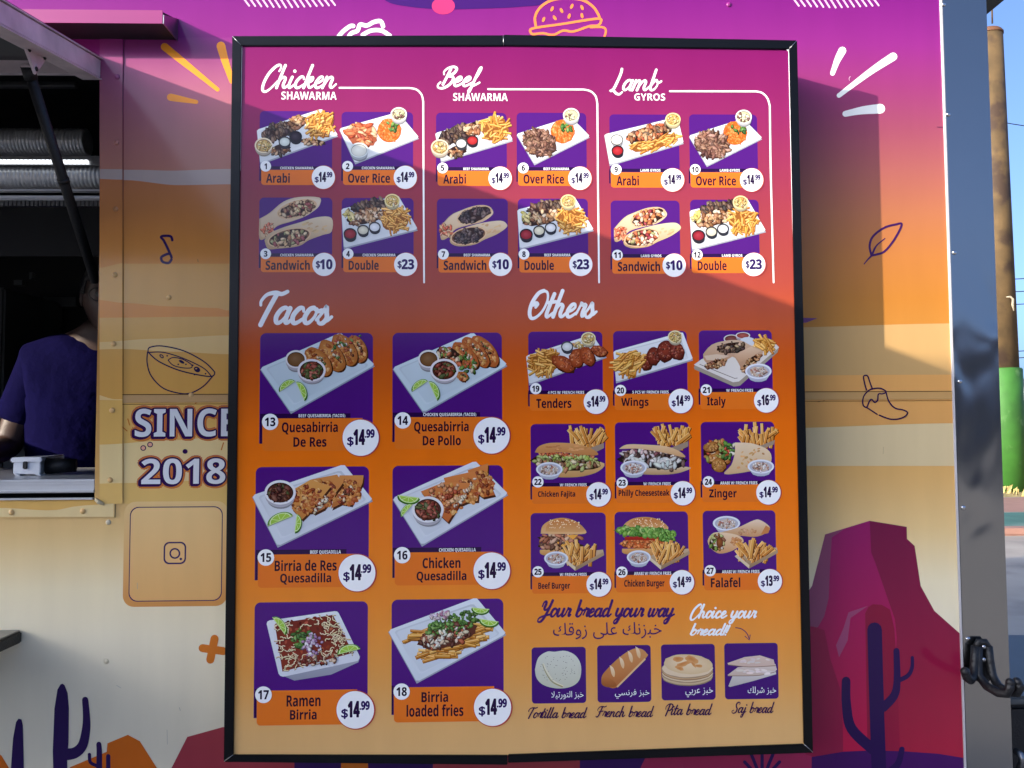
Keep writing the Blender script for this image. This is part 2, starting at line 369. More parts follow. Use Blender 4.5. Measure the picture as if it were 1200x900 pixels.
# overhead wires between two posts
M['wood'] = material('weathered_timber', (92, 76, 62), .85, 0, .25, 2, .4, 12)
WX0, WX1, WY = at(1000, 300, 30).x, at(1330, 300, 30).x, 30
for k, (px, py) in enumerate(((1190, 148), (1190, 327), (1190, 342), (1190, 357), (1190, 412), (1190, 420))):
    p = at(px, py, WY + k*.15); b = MB(); sag = .35
    tilt = -.5 if k == 0 else .05
    pts = [(WX0 + (WX1-WX0)*t/12, WY+k*.15, p.z + (t/12-.62)*tilt*4 - sag*(1-((t-6)/6)**2) + sag) for t in range(13)]
    b.tube(pts, .018, 5)
    tag(b.build('power_line', M['black']), 'thin dark overhead wire crossing the pale sky beyond the pole', 'wire', 'overhead wires beyond the pole')
b = MB(); b.box((WX1-.15, WY-.1, 0), (WX1+.15, WY+1, at(1190, 100, WY).z)); 
post = b.build('utility_pole', M['wood']); tag(post, 'timber utility pole carrying the overhead wires right of the rusty pole', 'pole')
# pale low building far to the right
b = MB(); x0 = at(1192, 500, 60).x; bt = at(1195, 452, 60).z
bld = tag(empty('distant_building', (x0, 60, 0)), 'pale low distant building behind the green foot of the pole', 'building')
b.box((x0-2, 60, 0), (x0+30, 70, bt), .05); b.build('wall', M['pale'], bld)
b = MB(); b.box((x0-2.4, 59.6, bt), (x0+30.4, 70.4, bt+.5)); b.build('roof', M['dull_metal'], bld)
for i in range(4):
    f = MB().box((x0+i*4, 59.93, bt*.35), (x0+2.4+i*4, 60.1, bt*.75)).build('window', M['dark'], bld)
# what stands across the yard behind the photographer: seen as reflections in the glossy print and the steel corner
M['brick'] = material('dark_brick', (92, 82, 76), .9, 0, .3, 2, .3, 20)
bb = tag(empty('shop_building', (0, -24, 0)), 'long low dark building with a red fascia across the yard behind the viewer', 'building')
b = MB(); b.box((-34, -32, 0), (40, -24, 3.6)); b.build('wall', M['brick'], bb)
b = MB(); b.box((-34.3, -32.3, 3.6), (40.3, -23.6, 4.3)); b.build('fascia', material('red_fascia', (150, 48, 40), .6), bb)
b = MB(); b.box((-33.5, -31.5, 4.3), (39.5, -24.2, 4.5)); b.build('roof', M['pale'], bb)
for i in range(9):
    b = MB(); b.box((-30+i*8, -24.02, .9), (-26+i*8, -23.94, 2.6)); b.build('window', M['dark'], bb)

# unseen box lorry, added towards the sun to shade the lower truck wall
lorry = tag(empty('shade_lorry', (-8, -5.2, 0)), 'unseen tall white box lorry added on the left to shade the truck wall', 'lorry')
M['lorry'] = material('lorry_white', (200, 200, 196), .5, 0, .06, 1)
b = MB(); b.box((-11.4, -6.4, .95), (-4.9, -4.0, 3.57), .03); b.build('cargo_box', M['lorry'], lorry)
b = MB(); b.prism([(-13.2, -6.3, .6), (-11.5, -6.3, .6), (-11.5, -6.3, 2.6), (-12.6, -6.3, 2.6), (-13.2, -6.3, 1.6)], (0, 2.2, 0), .05); b.build('cab', M['lorry'], lorry)
b = MB(); b.box((-11.4, -6.1, .55), (-5.0, -4.3, .94)); b.build('chassis', M['black'], lorry)
for wx in (-12.3, -7.2, -6.1):
    for wy in (-6.25, -4.4):
        b = MB(); b.tube([(wx, wy, .48), (wx, wy+.28, .48)], .48, 30); b.build('wheel', M['black'], lorry)

# ------------------------------------------------------------------ the food truck
truck = tag(empty('food_truck', (0, 1.0, 0)), 'food truck in purple to orange desert print with open serving hatch', 'food truck')
XL, XR = -3.3, X(1111.5, 300)                         # painted side wall
ZB, ZT = .62, 2.62                                   # its foot and top
OX = X(117, 330); OT, OB = Z(78, 118), Z(585, 60)    # serving opening: right jamb, head, sill
OXL = OX - 2.05
def plate(b, x0, z0, x1, z1, y0=0.0, y1=.04): b.box((x0, y0, z0), (x1, y1, z1))
# gradient printed on the wall; photo rows against colour
WALL = [(-80, (94, 16, 104)), (0, (110, 24, 108)), (50, (126, 36, 114)), (100, (134, 50, 100)), (150, (142, 68, 88)), (200, (156, 88, 80)), (250, (168, 104, 68)),
        (300, (176, 112, 52)), (350, (178, 116, 42)), (383, (180, 122, 50)), (470, (206, 154, 84)), (560, (216, 170, 102)), (620, (228, 194, 132)), (680, (238, 222, 180)),
        (740, (236, 224, 192)), (900, (214, 205, 180)), (1100, (200, 190, 168))]
WALLZ = [(Z(y, 1000), c) for y, c in WALL]
def wall_grad(z):
    if z >= WALLZ[0][0]: return WALLZ[0][1]
    for (z0, c0), (z1, c1) in zip(WALLZ, WALLZ[1:]):
        if z1 <= z <= z0:
            t = (z0-z)/(z0-z1); return tuple(c0[k]+(c1[k]-c0[k])*t for k in range(3))
    return WALLZ[-1][1]
class Skin(Art):
    def ladder(s, x0, z0, x1, z1, grad, zs):
        lv = sorted({z0, z1} | {z for z in zs if min(z0, z1) < z < max(z0, z1)})
        s.k += 1; dy = -(s.base + s.k*EPS); o = len(s.v)
        for z in lv:
            s.v += [(x0, s.Y+dy, z), (x1, s.Y+dy, z)]; s.c += [lin(grad(z))]*2
        for i in range(len(lv)-1): s.f.append([o+2*i, o+2*i+1, o+2*i+3, o+2*i+2])
levels = [ZB + (ZT-ZB)*i/80 for i in range(81)]
sk = Skin(0.0)
sk.ladder(OX, ZB, XR, ZT, wall_grad, levels); sk.ladder(XL, ZB, OX, OB, wall_grad, levels)
sk.ladder(XL, OT, OX, ZT, wall_grad, levels); sk.ladder(XL, OB, OXL, OT, wall_grad, levels)
sk.build('wall_panel', M['vinyl'], truck)
b = MB()   # sheet core behind the print, butted round the opening
plate(b, OX, ZB, XR, ZT, .002); plate(b, XL, ZB, OX, OB, .002); plate(b, XL, OT, OX, ZT, .002); plate(b, XL, OB, OXL, OT, .002)
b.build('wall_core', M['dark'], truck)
WALLW = 2.3
b = MB(); b.box((XL, .05, ZB), (XL+.04, WALLW, ZT)); b.build('end_wall', M['dull_metal'], truck)
b = MB(); b.box((XR+.06, .06, ZB), (XR+.10, WALLW, ZT)); b.build('end_wall', M['dull_metal'], truck)
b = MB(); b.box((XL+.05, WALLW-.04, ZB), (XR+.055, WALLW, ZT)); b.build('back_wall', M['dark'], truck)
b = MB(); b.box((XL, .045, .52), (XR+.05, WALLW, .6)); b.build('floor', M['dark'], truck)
b = MB(); rz = at(1181, -1, .02).z; b.box((XL-.05, .02, rz), (X(1180, 0, .02), WALLW+.05, rz+.05), .004); b.build('roof', M['black'], truck)
b = MB(); b.box((XL, .0, ZT), (XR+.05, .019, rz)); b.build('roof_fascia', M['dark'], truck)
# steel corner trim
tx0, tx1 = XR, X(1155, 0)
def trim_mat():
    m = bpy.data.materials.new('dented_polished_steel'); m.use_nodes = True
    n = m.node_tree.nodes; l = m.node_tree.links; p = n['Principled BSDF']
    p.inputs['Base Color'].default_value = (*lin((150, 152, 153)), 1); p.inputs['Metallic'].default_value = 1; p.inputs['Roughness'].default_value = .19
    g = n.new('ShaderNodeNewGeometry'); mp = n.new('ShaderNodeMapping'); mp.inputs['Scale'].default_value = (1, 1, .55); l.new(g.outputs['Position'], mp.inputs[0])
    no = n.new('ShaderNodeTexNoise'); no.inputs['Scale'].default_value = 9; no.inputs['Detail'].default_value = 1.2; no.inputs['Distortion'].default_value = .6
    l.new(mp.outputs[0], no.inputs['Vector'])
    b = n.new('ShaderNodeBump'); b.inputs['Strength'].default_value = .5; b.inputs['Distance'].default_value = .022
    sp = n.new('ShaderNodeSeparateXYZ'); l.new(g.outputs['Position'], sp.inputs[0])
    lo = n.new('ShaderNodeMapRange'); lo.interpolation_type = 'SMOOTHSTEP'; lo.inputs[1].default_value = 1.16; lo.inputs[2].default_value = 1.34; l.new(sp.outputs[2], lo.inputs[0])
    hi = n.new('ShaderNodeMapRange'); hi.interpolation_type = 'SMOOTHSTEP'; hi.inputs[1].default_value = 1.92; hi.inputs[2].default_value = 1.66; l.new(sp.outputs[2], hi.inputs[0])
    mu = n.new('ShaderNodeMath'); mu.operation = 'MULTIPLY'; l.new(lo.outputs[0], mu.inputs[0]); l.new(hi.outputs[0], mu.inputs[1])
    mr = n.new('ShaderNodeMapRange'); mr.inputs[3].default_value = .07; mr.inputs[4].default_value = 1.0; l.new(mu.outputs[0], mr.inputs[0])
    mh = n.new('ShaderNodeMath'); mh.operation = 'MULTIPLY'; l.new(no.outputs[0], mh.inputs[0]); l.new(mr.outputs[0], mh.inputs[1])
    l.new(mh.outputs[0], b.inputs['Height']); l.new(b.outputs[0], p.inputs['Normal']); return m
M['trim'] = trim_mat()
b = MB(); b.box((tx0+.002, -.004, ZB), (tx1, .05, ZT), .0015); b.box((tx1-.004, .0505, ZB), (tx1, .14, ZT)); b.build('corner_trim', M['trim'], truck)
b = MB(); b.box((tx0-.0025, -.0045, ZB), (tx0+.0015, -.0002, ZT)); b.build('edge_bead', M.setdefault('bead', material('grey_sealant_bead', (190, 186, 186), .4, 0, .05)), truck)
for px, py in ((1106, 5), (1111.5, 134), (1118.5, 296), (1125, 447), (1129, 595), (1134.5, 749)):
    p = at(px, py, -.005); b = MB(); b.ball(p, .0052, (1, .5, 1)); s_ = b.build('screw', M['screw'], truck)

# drip lip over the hatch
lx = X(209, 47); lz = Z(47, 209)
M['lip_pink'] = material('pink_printed_metal', (132, 44, 100), .3, 0, .05, 4)
lip = MB(); lzt = at(190, 12, -.086).z; lzb = at(190, 27.5, -.086).z
lip.box((XL+.1, -.086, lzb), (lx-.004, -.083, lzt)); lipo = lip.build('drip_lip', M['lip_pink'], truck)
b = MB(); b.prism([(XL+.1, -.0829, lzb+.002), (XL+.1, -.001, lz), (XL+.1, -.001, lz+.05), (XL+.1, -.0829, lzt-.002)], (lx-.006-XL-.1, 0, 0)); b.build('lip_body', M['dark'], lipo)
b = MB(); b.prism([(lx-.0035, -.085, lzb), (lx-.0035, -.001, lz-.002), (lx-.0035, -.001, lz+.05), (lx-.0035, -.085, lzt-.01)], (.0025, 0, 0)); b.build('lip_end', M['dull_metal'], lipo)

# hatch
HX = X(119, 80); HZT, HZB = Z(71, 119), Z(92.5, 119); HM = .165; HL = 1.16; HW = 2.1
hatch = empty('hatch', (HX-HW/2, -.01, HZT)); hatch.parent = truck; hatch.matrix_parent_inverse = truck.matrix_world.inverted()
def hp(x, s, dz=0): return Vector((x, -.004-s, HZT-HM*s+dz))
ht = HZB-HZT
b = MB()
for x0, x1 in ((HX-.028, HX), (HX-HW, HX-HW+.028)):
    b.prism([hp(x0, 0), hp(x0, HL), hp(x0, HL, ht), hp(x0, 0, ht)], (x1-x0, 0, 0), .002)
for s0, s1 in ((HL-.03, HL-.001), (.01, .035), (.55, .575)):
    b.prism([hp(HX-HW+.03, s0, -.003), hp(HX-HW+.03, s1, -.003), hp(HX-HW+.03, s1, ht+.003), hp(HX-HW+.03, s0, ht+.003)], (HW-.06, 0, 0))
# thin flange lips along the side rail
b.prism([hp(HX-.03, .0, .0015), hp(HX-.03, HL, .0015), hp(HX-.03, HL, .004), hp(HX-.03, 0, .004)], (.033, 0, 0))
b.prism([hp(HX-.04, .0, ht-.004), hp(HX-.04, HL, ht-.004), hp(HX-.04, HL, ht-.0015), hp(HX-.04, 0, ht-.0015)], (.043, 0, 0))
b.build('hatch_frame', M['pinkalu'], hatch)
b = MB(); b.prism([hp(HX-HW+.005, .002, .005), hp(HX-HW+.005, HL-.002, .005), hp(HX-HW+.005, HL-.002, .009), hp(HX-HW+.005, .002, .009)], (HW-.008, 0, 0)); b.build('outer_skin', M['lip_pink'], hatch)
b = MB(); b.prism([hp(HX-HW+.03, .036, -.012), hp(HX-HW+.03, HL-.031, -.012), hp(HX-HW+.03, HL-.031, -.003), hp(HX-HW+.03, .036, -.003)], (HW-.06, 0, 0)); b.build('lining', M['underside'], hatch)
# gas strut and its bracket
sx = HX - .05
A = at_x(32, 78, sx); Bq = at_x(112, 330, sx)
b = MB(); mid = A.lerp(Bq, .36); b.tube([A, A.lerp(Bq, .05)], .013, 12); b.tube([A.lerp(Bq, .05), Bq], .011, 14)
b.tube([A.lerp(Bq, .48), A.lerp(Bq, .5)], .0125, 14); st = b.build('gas_strut', M['black'], hatch)
b = MB(); hA = hp(HX-.032, -A.y, ht)
s0 = -A.y
tri = [hp(HX-.036, s0-.05, ht+.004), hp(HX-.036, s0+.045, ht+.004), hp(HX-.036, s0+.0, ht-.048)]
b.prism(tri, (.006, 0, 0), .0015)
b.tube([Vector((HX-.06, A.y, A.z)), Vector((HX-.028, A.y, A.z))], .006, 10); br = b.build('strut_bracket', M['pinkalu'], hatch)
for ds, dz in ((-.03, -.004), (.028, -.004), (0, -.036)):
    p = hp(HX-.03, s0+ds, ht+dz); b = MB(); b.ball(p+Vector((.001, 0, 0)), .005, (.5, 1, 1)); b.build('bolt', M['black'], br)

# flange of the serving window, with rivets
fx0, fx1 = OX-.001, X(145, 72)
fzt, fzb = Z(72, 145), Z(606, 134)
fl = Skin(0.0, .0031)
fl.ladder(fx0, fzb, fx1, Z(46, 145), wall_grad, levels); fl.ladder(XL+.3, fzb, fx0, OB, wall_grad, levels)
flo = fl.build('window_flange', M['vinyl'], truck)
b = MB(); b.box((fx0, -.0028, fzb), (fx1, -.0004, Z(46, 145))); b.box((XL+.3, -.0028, fzb), (fx0-.0005, -.0004, OB)); b.build('flange_plate', M['dull_metal'], flo)
for px, py in ((137.5, 90), (136.5, 167), (135.5, 245), (134.5, 322), (133, 403), (131.5, 481), (129, 562.5), (97, 599), (13.5, 600.5), (-70, 601), (-150, 602)):
    p = at(px, py, -.004); key, c = [('r0', (150, 76, 118)), ('r1', (190, 124, 110)), ('r2', (206, 140, 84)), ('r3', (222, 178, 112))][0 if py < 130 else 1 if py < 230 else 2 if py < 300 else 3]
    if key not in M: M[key] = material('painted_rivet', c, .3, 0, .05, 30)
    b = MB(); b.ball(p, .0062, (1, .55, 1)); b.build('rivet', M[key], flo)
for px, py in ((198, 348.5), (224, 463), (127, 612), (124.5, 775), (854, 5.5)):
    p = at(px, py, 0); key, c = ('r3', (222, 178, 112)) if py < 500 and px < 300 else ('r4', (222, 208, 172)) if px < 300 else ('r5', (130, 40, 112))
    if key not in M: M[key] = material('painted_rivet', c, .3, 0, .05, 30)
    b = MB(); b.ball(p, .006, (1, .6, 1)); b.build('rivet', M[key], truck)
b = MB(); p, q = at(112, 585, -.004), at(122, 591, -.004); b.tube([p, p.lerp(q, .5)+Vector((0, -.004, -.001)), q], [.004, .005, .003], 8); b.build('sealant_drip', material('cream_sealant', (206, 190, 150), .4, 0, .05), flo)

# interior
cz = Z(562, 60)
b = MB(); b.box((OXL+.02, .0, cz-.03), (OX-.002, .62, cz), .002); ctr = b.build('counter', M['steel'], truck)
b = MB()
for k, (p0, p1, yy) in enumerate(((568.0, 576.4, -.006), (579.0, 585.4, -.010))):
    b.box((OXL+.02, yy, Z(p1, 60)), (OX-.0025, -.0, Z(p1-2.2, 60))); 
for q_ in (563.5, 566.5): b.box((OXL+.02, -.003, Z(q_+1.2, 60)), (OX-.0025, -.0008, Z(q_, 60)))
b.build('window_track', M['steel'], ctr)
b = MB(); b.box((OXL+.02, .1, .62), (OX-.002, .6, cz-.035)); b.build('counter_cabinet', M['dark'], ctr)
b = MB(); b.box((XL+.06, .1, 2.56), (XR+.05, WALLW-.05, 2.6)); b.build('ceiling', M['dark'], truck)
# ribbed silver ducts under the ceiling
M['duct'] = material('ribbed_foil_duct', (214, 216, 218), .36, .55, .08, 6)
def duct(p0, p1, y, px1, name='ventilation_duct', pitch=.0105, x0=-2.9):
    zc = (Z(p0, 60, y)+Z(p1, 60, y))/2; r = abs(Z(p0, 60, y)-Z(p1, 60, y))/2
    x1 = X(px1, (p0+p1)/2, y); n = int((x1-x0)/pitch*4); b = MB()
    b.tube([(x0+(x1-x0)*i/n, y, zc) for i in range(n+1)], [r*(1+.09*math.sin(2*math.pi*i/4+.4)) for i in range(n+1)], 26)
    return b.build(name, M['duct'], truck)
duct(194, 221.5, .22, 300); duct(152, 181, .62, 103)
b = MB(); zz = [Z(v, 60, .2) for v in (234, 241)]
for i in range(150):
    x = -2.3 + i*.0105; b.box((x, .2, zz[1]), (x+.0075, .212, zz[0]))
b.build('louvre_strip', M['dull_metal'], truck)
def rail(p0, p1, y, px1, mat, depth=.02):
    b = MB(); b.box((-2.9, y, Z(p1, 60, y)), (X(px1, p0, y), y+depth, Z(p0, 60, y)), .001); b.build('hood_rail', mat, truck)
M['rail'] = material('bright_aluminium_rail', (228, 230, 232), .35, .1, .05, 6)
rail(221.5, 223.5, .17, 300, M['rail']); rail(229, 232.5, .16, 300, M['rail'])
lampm = bpy.data.materials.new('lit_strip'); lampm.use_nodes = True; pp = lampm.node_tree.nodes['Principled BSDF']
pp.inputs['Base Color'].default_value = (.8, .8, .8, 1); pp.inputs['Emission Color'].default_value = (.9, .95, 1, 1); pp.inputs['Emission Strength'].default_value = .55
b = MB(); zz = [Z(v, 60, .17) for v in (187, 191.5)]; xe = X(104, 189, .17)
for i in range(150):
    x = xe - .0105*i; b.prism([(x-.009, .17, zz[1]), (x-.002, .17, zz[1]), (x-.004, .17, zz[0]), (x-.011, .17, zz[0])], (0, .006, 0))
b.build('strip_light', lampm, truck)
b = MB(); b.box((-2.9, .177, zz[1]-.001), (xe+.03, .19, zz[0]+.012)); b.build('light_housing', M['dull_metal'], truck)
b = MB(); b.box((-2.9, .55, Z(300, 60, .55)), (OX+.2, .56, Z(242, 60, .55))); b.build('hood_skirt', M['dark'], truck)
b = MB(); b.box((-2.9, .25, Z(101, 60, .25)), (X(88, 97, .25), .27, Z(95, 60, .25)), .002); b.build('head_rail', M['dull_metal'], truck)
# dim equipment at the back
M['dimgrey'] = material('dim_grey_enamel', (80, 84, 84), .5, 0, .15, 4)
b = MB(); b.box((X(8, 400, 1.9), 1.7, .62), (X(34, 400, 1.9), 2.2, Z(345, 20, 1.9)), .01); b.build('upright_cabinet', M['dimgrey'], truck)
b = MB(); b.box((X(52, 400, 2.2), 2.18, Z(360, 60, 2.2)), (X(90, 400, 2.2), 2.25, Z(349, 60, 2.2))); b.build('wall_notice', M['dimgrey'], truck)
b = MB(); b.box((X(20, 500, 1.5), 1.4, .62), (X(60, 500, 1.5), 1.6, Z(490, 40, 1.5)), .01); b.box((X(-30, 500, 1.2), 1.15, Z(517, 40, 1.2)), (X(70, 500, 1.2), 1.3, Z(513, 40, 1.2))); b.build('prep_table', M['dimgrey'], truck)
b = MB(); b.box((X(16, 330, 1.6), 1.6, Z(334, 60, 1.6)), (X(26, 330, 1.6), 1.63, Z(328, 60, 1.6))); b.box((X(34, 330, 1.6), 1.6, Z(327, 60, 1.6)), (X(37.5, 330, 1.6), 1.63, Z(319, 60, 1.6))); b.build('switch_plate', M['dimgrey'], truck)

# fold-down shelf by the window
shx = X(27, 745); sz1, sz0 = Z(739, 27), Z(752.5, 27)
b = MB(); b.box((shx-1.8, -.36, sz0), (shx, -.0035, sz1), .003); shf = b.build('fold_down_shelf', M['black'], truck)
b = MB(); b.box((shx-1.79, -.35, sz1+.0005), (shx-.004, -.006, sz1+.003)); b.build('shelf_top', M['dull_metal'], shf)

# double coat hook on the steel corner
hk = empty('storage_hook', at(1151, 765, -.01)); hk.parent = truck; hk.matrix_parent_inverse = truck.matrix_world.inverted()
b = MB(); pts = []
for k in range(24):
    a = 2*math.pi*k/24; px = 1151 + 11*math.copysign(abs(math.cos(a))**.7, math.cos(a)); py = 776 + 24*math.copysign(abs(math.sin(a))**.75, math.sin(a))
    pts.append(at(px, py, -.0045))
b.prism(pts, (0, -.006, 0), .001); b.build('back_plate', M['black'], hk)
def hook_pts(L): return [at(px, py, y) for px, py, y in L]
b = MB(); b.tube(hook_pts([(1143, 757, -.016), (1142, 775, -.018), (1141, 792, -.024), (1137, 797, -.05), (1133, 794, -.075), (1131, 787, -.085)]), .0095, 12); b.ball(at(1131, 787, -.085), .0098); b.build('prong', M['black'], hk)
b = MB(); b.tube(hook_pts([(1147, 757, -.016), (1146, 778, -.018), (1147, 792, -.024), (1156, 804, -.05), (1170, 812, -.085), (1180, 813, -.10), (1183, 807, -.105), (1184, 800, -.107)]), .0095, 12); b.ball(at(1184, 800, -.107), .0098); b.build('prong', M['black'], hk)
b = MB(); b.tube(hook_pts([(1158, 757, -.016), (1160, 775, -.018), (1163, 792, -.024), (1170, 804, -.05), (1181, 811, -.08), (1192, 812, -.10), (1195, 806, -.105), (1192, 799, -.107)]), .0095, 12); b.ball(at(1192, 799, -.107), .0098)
b.tube(hook_pts([(1192, 799, -.107), (1197, 804, -.11), (1205, 806, -.11)]), .006, 8); b.build('prong', M['black'], hk)
b = MB(); b.tube(hook_pts([(1143, 760, -.016), (1147, 752, -.017), (1154, 752, -.017), (1159, 760, -.016)]), .008, 10); b.build('arch', M['black'], hk)
for py in (758, 773): 
    b = MB(); b.ball(at(1153, py, -.02), .0052, (1, .6, 1)); b.build('screw', M['screw'], hk)

# storage box beside the truck corner, on the tongue
b = MB(); q0 = at(1184, 832, .12)
b.box((tx1+.012, .16, .45), (tx1+.75, .75, q0.z), .012); tb = b.build('tongue_box', M['black'], truck)
b = MB(); b.box((tx1+.004, .15, q0.z+.001), (tx1+.76, .76, q0.z+.022), .006); b.build('lid', M['dimgrey'], tb)
b = MB(); b.tube([at(1190, 880, .14), at(1196, 884, .12), at(1198, 893, .12), at(1194, 902, .14)], .008, 10); b.build('carry_handle', M['dull_metal'], tb)
b = MB(); b.box((tx1-.02, .5, .40), (tx1+1.6, .62, .47)); b.build('tongue_beam', M['black'], truck)
# wheels under the floor
for wx in (-1.9, -1.05):
    b = MB(); b.tube([(wx, .12, .34), (wx, .13, .34), (wx, .32, .34), (wx, .33, .34)], [.30, .34, .34, .30], 36); wo = b.build('wheel', M['black'], truck)
    b = MB(); b.tube([(wx, .115, .34), (wx, .119, .34)], [.19, .2], 28); b.build('rim', M['dull_metal'], wo)
b = MB(); b.box((XL+.2, .3, .38), (XR-.1, .4, .515)); b.box((XL+.2, 1.9, .38), (XR-.1, 2.0, .515)); b.box((-1.55, .34, .3), (-1.4, 1.95, .379)); b.build('chassis', M['black'], truck)

# ------------------------------------------------------------------ printed graphics on the truck wall
PURPLE = (44, 18, 84)
def wall_art(base=.0004): return Art(0.0, base)
def band(a, x0, x1, top, bot, c, c2=None):
    def f(pts, x):
        for (xa, ya), (xb, yb) in zip(pts, pts[1:]):
            if xa <= x <= xb: t = (x-xa)/(xb-xa); t = t*t*(3-2*t); return ya + (yb-ya)*t
        return pts[-1][1] if x > pts[-1][0] else pts[0][1]
    n = 14; xs = [x0 + (x1-x0)*i/n for i in range(n+1)]
    a.poly([(x, f(top, x)) for x in xs] + [(x, f(bot, x)) for x in xs[::-1]], c, c2)
LEFT_DUNES = [
 ([(60, 44), (268, 44)], [(60, 208), (268, 217)], (130, 44, 116), (204, 142, 116)),
 ([(60, 198), (160, 199), (200, 200), (268, 198)], [(60, 207), (145, 211), (210, 217), (268, 216)], (196, 176, 164), None),
 ([(60, 207), (145, 211), (210, 217), (268, 216)], [(60, 318), (117, 314), (145, 309), (268, 309)], (200, 128, 84), (226, 150, 66)),
 ([(60, 318), (117, 314), (145, 309), (268, 309)], [(60, 420), (268, 420)], (230, 170, 84), (224, 176, 94)),
 ([(60, 350), (117, 352), (145, 355), (200, 359), (255, 361), (268, 364)], [(60, 373), (268, 371)], (228, 148, 60), None),
 ([(60, 404), (117, 401), (180, 397), (268, 393)], [(60, 412), (145, 409), (200, 412), (268, 415)], (232, 196, 128), None),
 ([(60, 412), (145, 409), (200, 412), (268, 415)], [(60, 470), (268, 470)], (220, 166, 84), None),
 ([(60, 470), (268, 467)], [(60, 525), (117, 521), (200, 516), (268, 511)], (226, 180, 98), None),
 ([(60, 458), (110, 462), (137, 468)], [(60, 468), (137, 469)], (232, 198, 134), None),
 ([(60, 525), (117, 521), (200, 516), (268, 511)], [(60, 569), (145, 566), (268, 562)], (232, 206, 146), None),
 ([(60, 569), (145, 566), (268, 562)], [(60, 598), (110, 592), (145, 590), (268, 612)], (226, 186, 108), None)]
for i, (t, bt_, c, c2) in enumerate(LEFT_DUNES): a = wall_art(.0002+i*EPS); band(a, 145, 285, t, bt_, c, c2); a.build('printed_dune', M['vinyl'], truck)
for t, bt_, c in (([(900, 384), (1125, 379)], [(900, 440), (1125, 439)], (188, 152, 98)), ([(900, 440), (1125, 439)], [(900, 499), (1125, 496)], (212, 156, 88)),
                  ([(900, 502), (1125, 496)], [(900, 546), (1125, 546)], (210, 188, 142))): a = wall_art(.0002); band(a, 900, 1127, t, bt_, c); a.build('printed_dune', M['vinyl'], truck)
a = wall_art(.0003); a.poly([(930, 372), (958, 373), (945, 378), (930, 379)], (110, 62, 110))
a.build('printed_wing', M['vinyl'], truck)
for i, (t, bt_, c, c2) in enumerate(LEFT_DUNES):
    if t[0][1] < 40: t, c = [(60, 47.5), (268, 47.5)], (132, 47, 116)
    a = Art(0.0, .0034+i*EPS); band(a, 117.5, 144.3, t, bt_, c, c2); a.build('printed_dune', M['vinyl'], flo)
a = Art(0.0, .0036)
band(a, 0, 134, [(0, 586), (60, 598), (100, 592), (134, 590)], [(0, 605.5), (134, 605.5)], (232, 206, 148)); band(a, -100, 117, [(-100, 585.5), (117, 585.5)], [(-100, 598), (0, 595), (60, 598), (100, 592), (117, 591)], (224, 178, 98))
a.build('printed_dune', M['vinyl'], flo)
# horizontal sheet seam
b = MB(); b.box((fx1+.003, -.0016, Z(468.5, 1000)), (XR-.002, -.0001, Z(459.5, 1000)), .0008)
b.build('sheet_seam', M.setdefault('seam', material('printed_seam', (190, 148, 88), .25, 0, .06, 3)), truck)
for x0, x1, y0, y1 in ((fx1, 268, 467, 468), (930, XR, 459, 459)):
    a = wall_art(.0006); z = Z(459, 1000); xa = x0 if x0 < 5 else X(x0, 459); xb = x1 if x1 < 5 else X(x1, 459)
    a._add([(xa, 0, z+.0008), (xb, 0, z+.0008), (xb, 0, z-.0008), (xa, 0, z-.0008)], [(0, 1, 2, 3)], [(70, 48, 30)]*4)
    z = Z(470, 1000); a._add([(xa, 0, z+.0007), (xb, 0, z+.0007), (xb, 0, z-.0007), (xa, 0, z-.0007)], [(0, 1, 2, 3)], [(120, 84, 44)]*4)
    a.build('seam_line', M['vinyl'], truck)

def decal(name, fn, base=.0005):
    a = wall_art(base); fn(a); return a.build(name, M['vinyl'], truck)
def mesa(a):
    def q(L): return [(900+x/2.8133, 580+y/2.8133) for x, y in L]
    a.poly(q([(60, 1100), (60, 420), (145, 300), (188, 130), (335, 85), (457, 105), (458, 145), (483, 168), (503, 300), (548, 382), (636, 460), (655, 1100)]), (144, 22, 92), (208, 32, 60))
    a.poly(q([(335, 85), (457, 105), (458, 145), (483, 168), (503, 300), (548, 382), (636, 460), (655, 1000), (395, 1000), (424, 470), (418, 410), (380, 300), (352, 220), (340, 190)]), (112, 18, 62), (174, 36, 58))
    a.poly(q([(60, 420), (145, 300), (188, 130), (252, 112), (210, 140), (204, 240), (200, 340), (185, 400), (165, 435), (148, 440)]), (134, 66, 96), (140, 72, 100))
    a.poly(q([(320, 390), (330, 370), (345, 360), (375, 362), (402, 378), (416, 440), (425, 560), (440, 1000), (330, 1000)]), (138, 22, 56), (150, 28, 58))
    a.poly(q([(330, 365), (265, 387), (248, 440), (224, 495), (234, 535), (262, 480), (272, 405)]), (160, 74, 108))
    a.poly(q([(60, 430), (150, 434), (186, 446), (205, 540), (238, 640), (246, 760), (250, 1000), (60, 1000)]), (148, 26, 68), (156, 34, 66))
    a.poly(q([(60, 880), (130, 866), (250, 846), (340, 842), (450, 845), (560, 853), (653, 868), (656, 1100), (60, 1100)]), (66, 18, 86))
def cactus_right(a):
    def q(L): return [(900+x/2.8133, 580+y/2.8133) for x, y in L]
    c = (42, 16, 72)
    a.line(q([(351, 444), (355, 600), (360, 760), (366, 930), (370, 1000)]), 17.2, c)
    a.line(q([(257, 613), (258, 690), (275, 770), (345, 838)]), 10.5, c, taper=(.95, 1.25)); a.line(q([(380, 700), (416, 660), (425, 610), (423, 514)]), 8, c, taper=(1.4, .85))
    a.line(q([(428, 612), (460, 596), (474, 570), (475, 536)]), 4.8, c, taper=(1.2, .8)); a.line(q([(372, 930), (425, 890), (441, 838)]), 7.5, c, taper=(1.3, .8))
decal('mesa_print', mesa); decal('cactus_print', cactus_right, .0008)
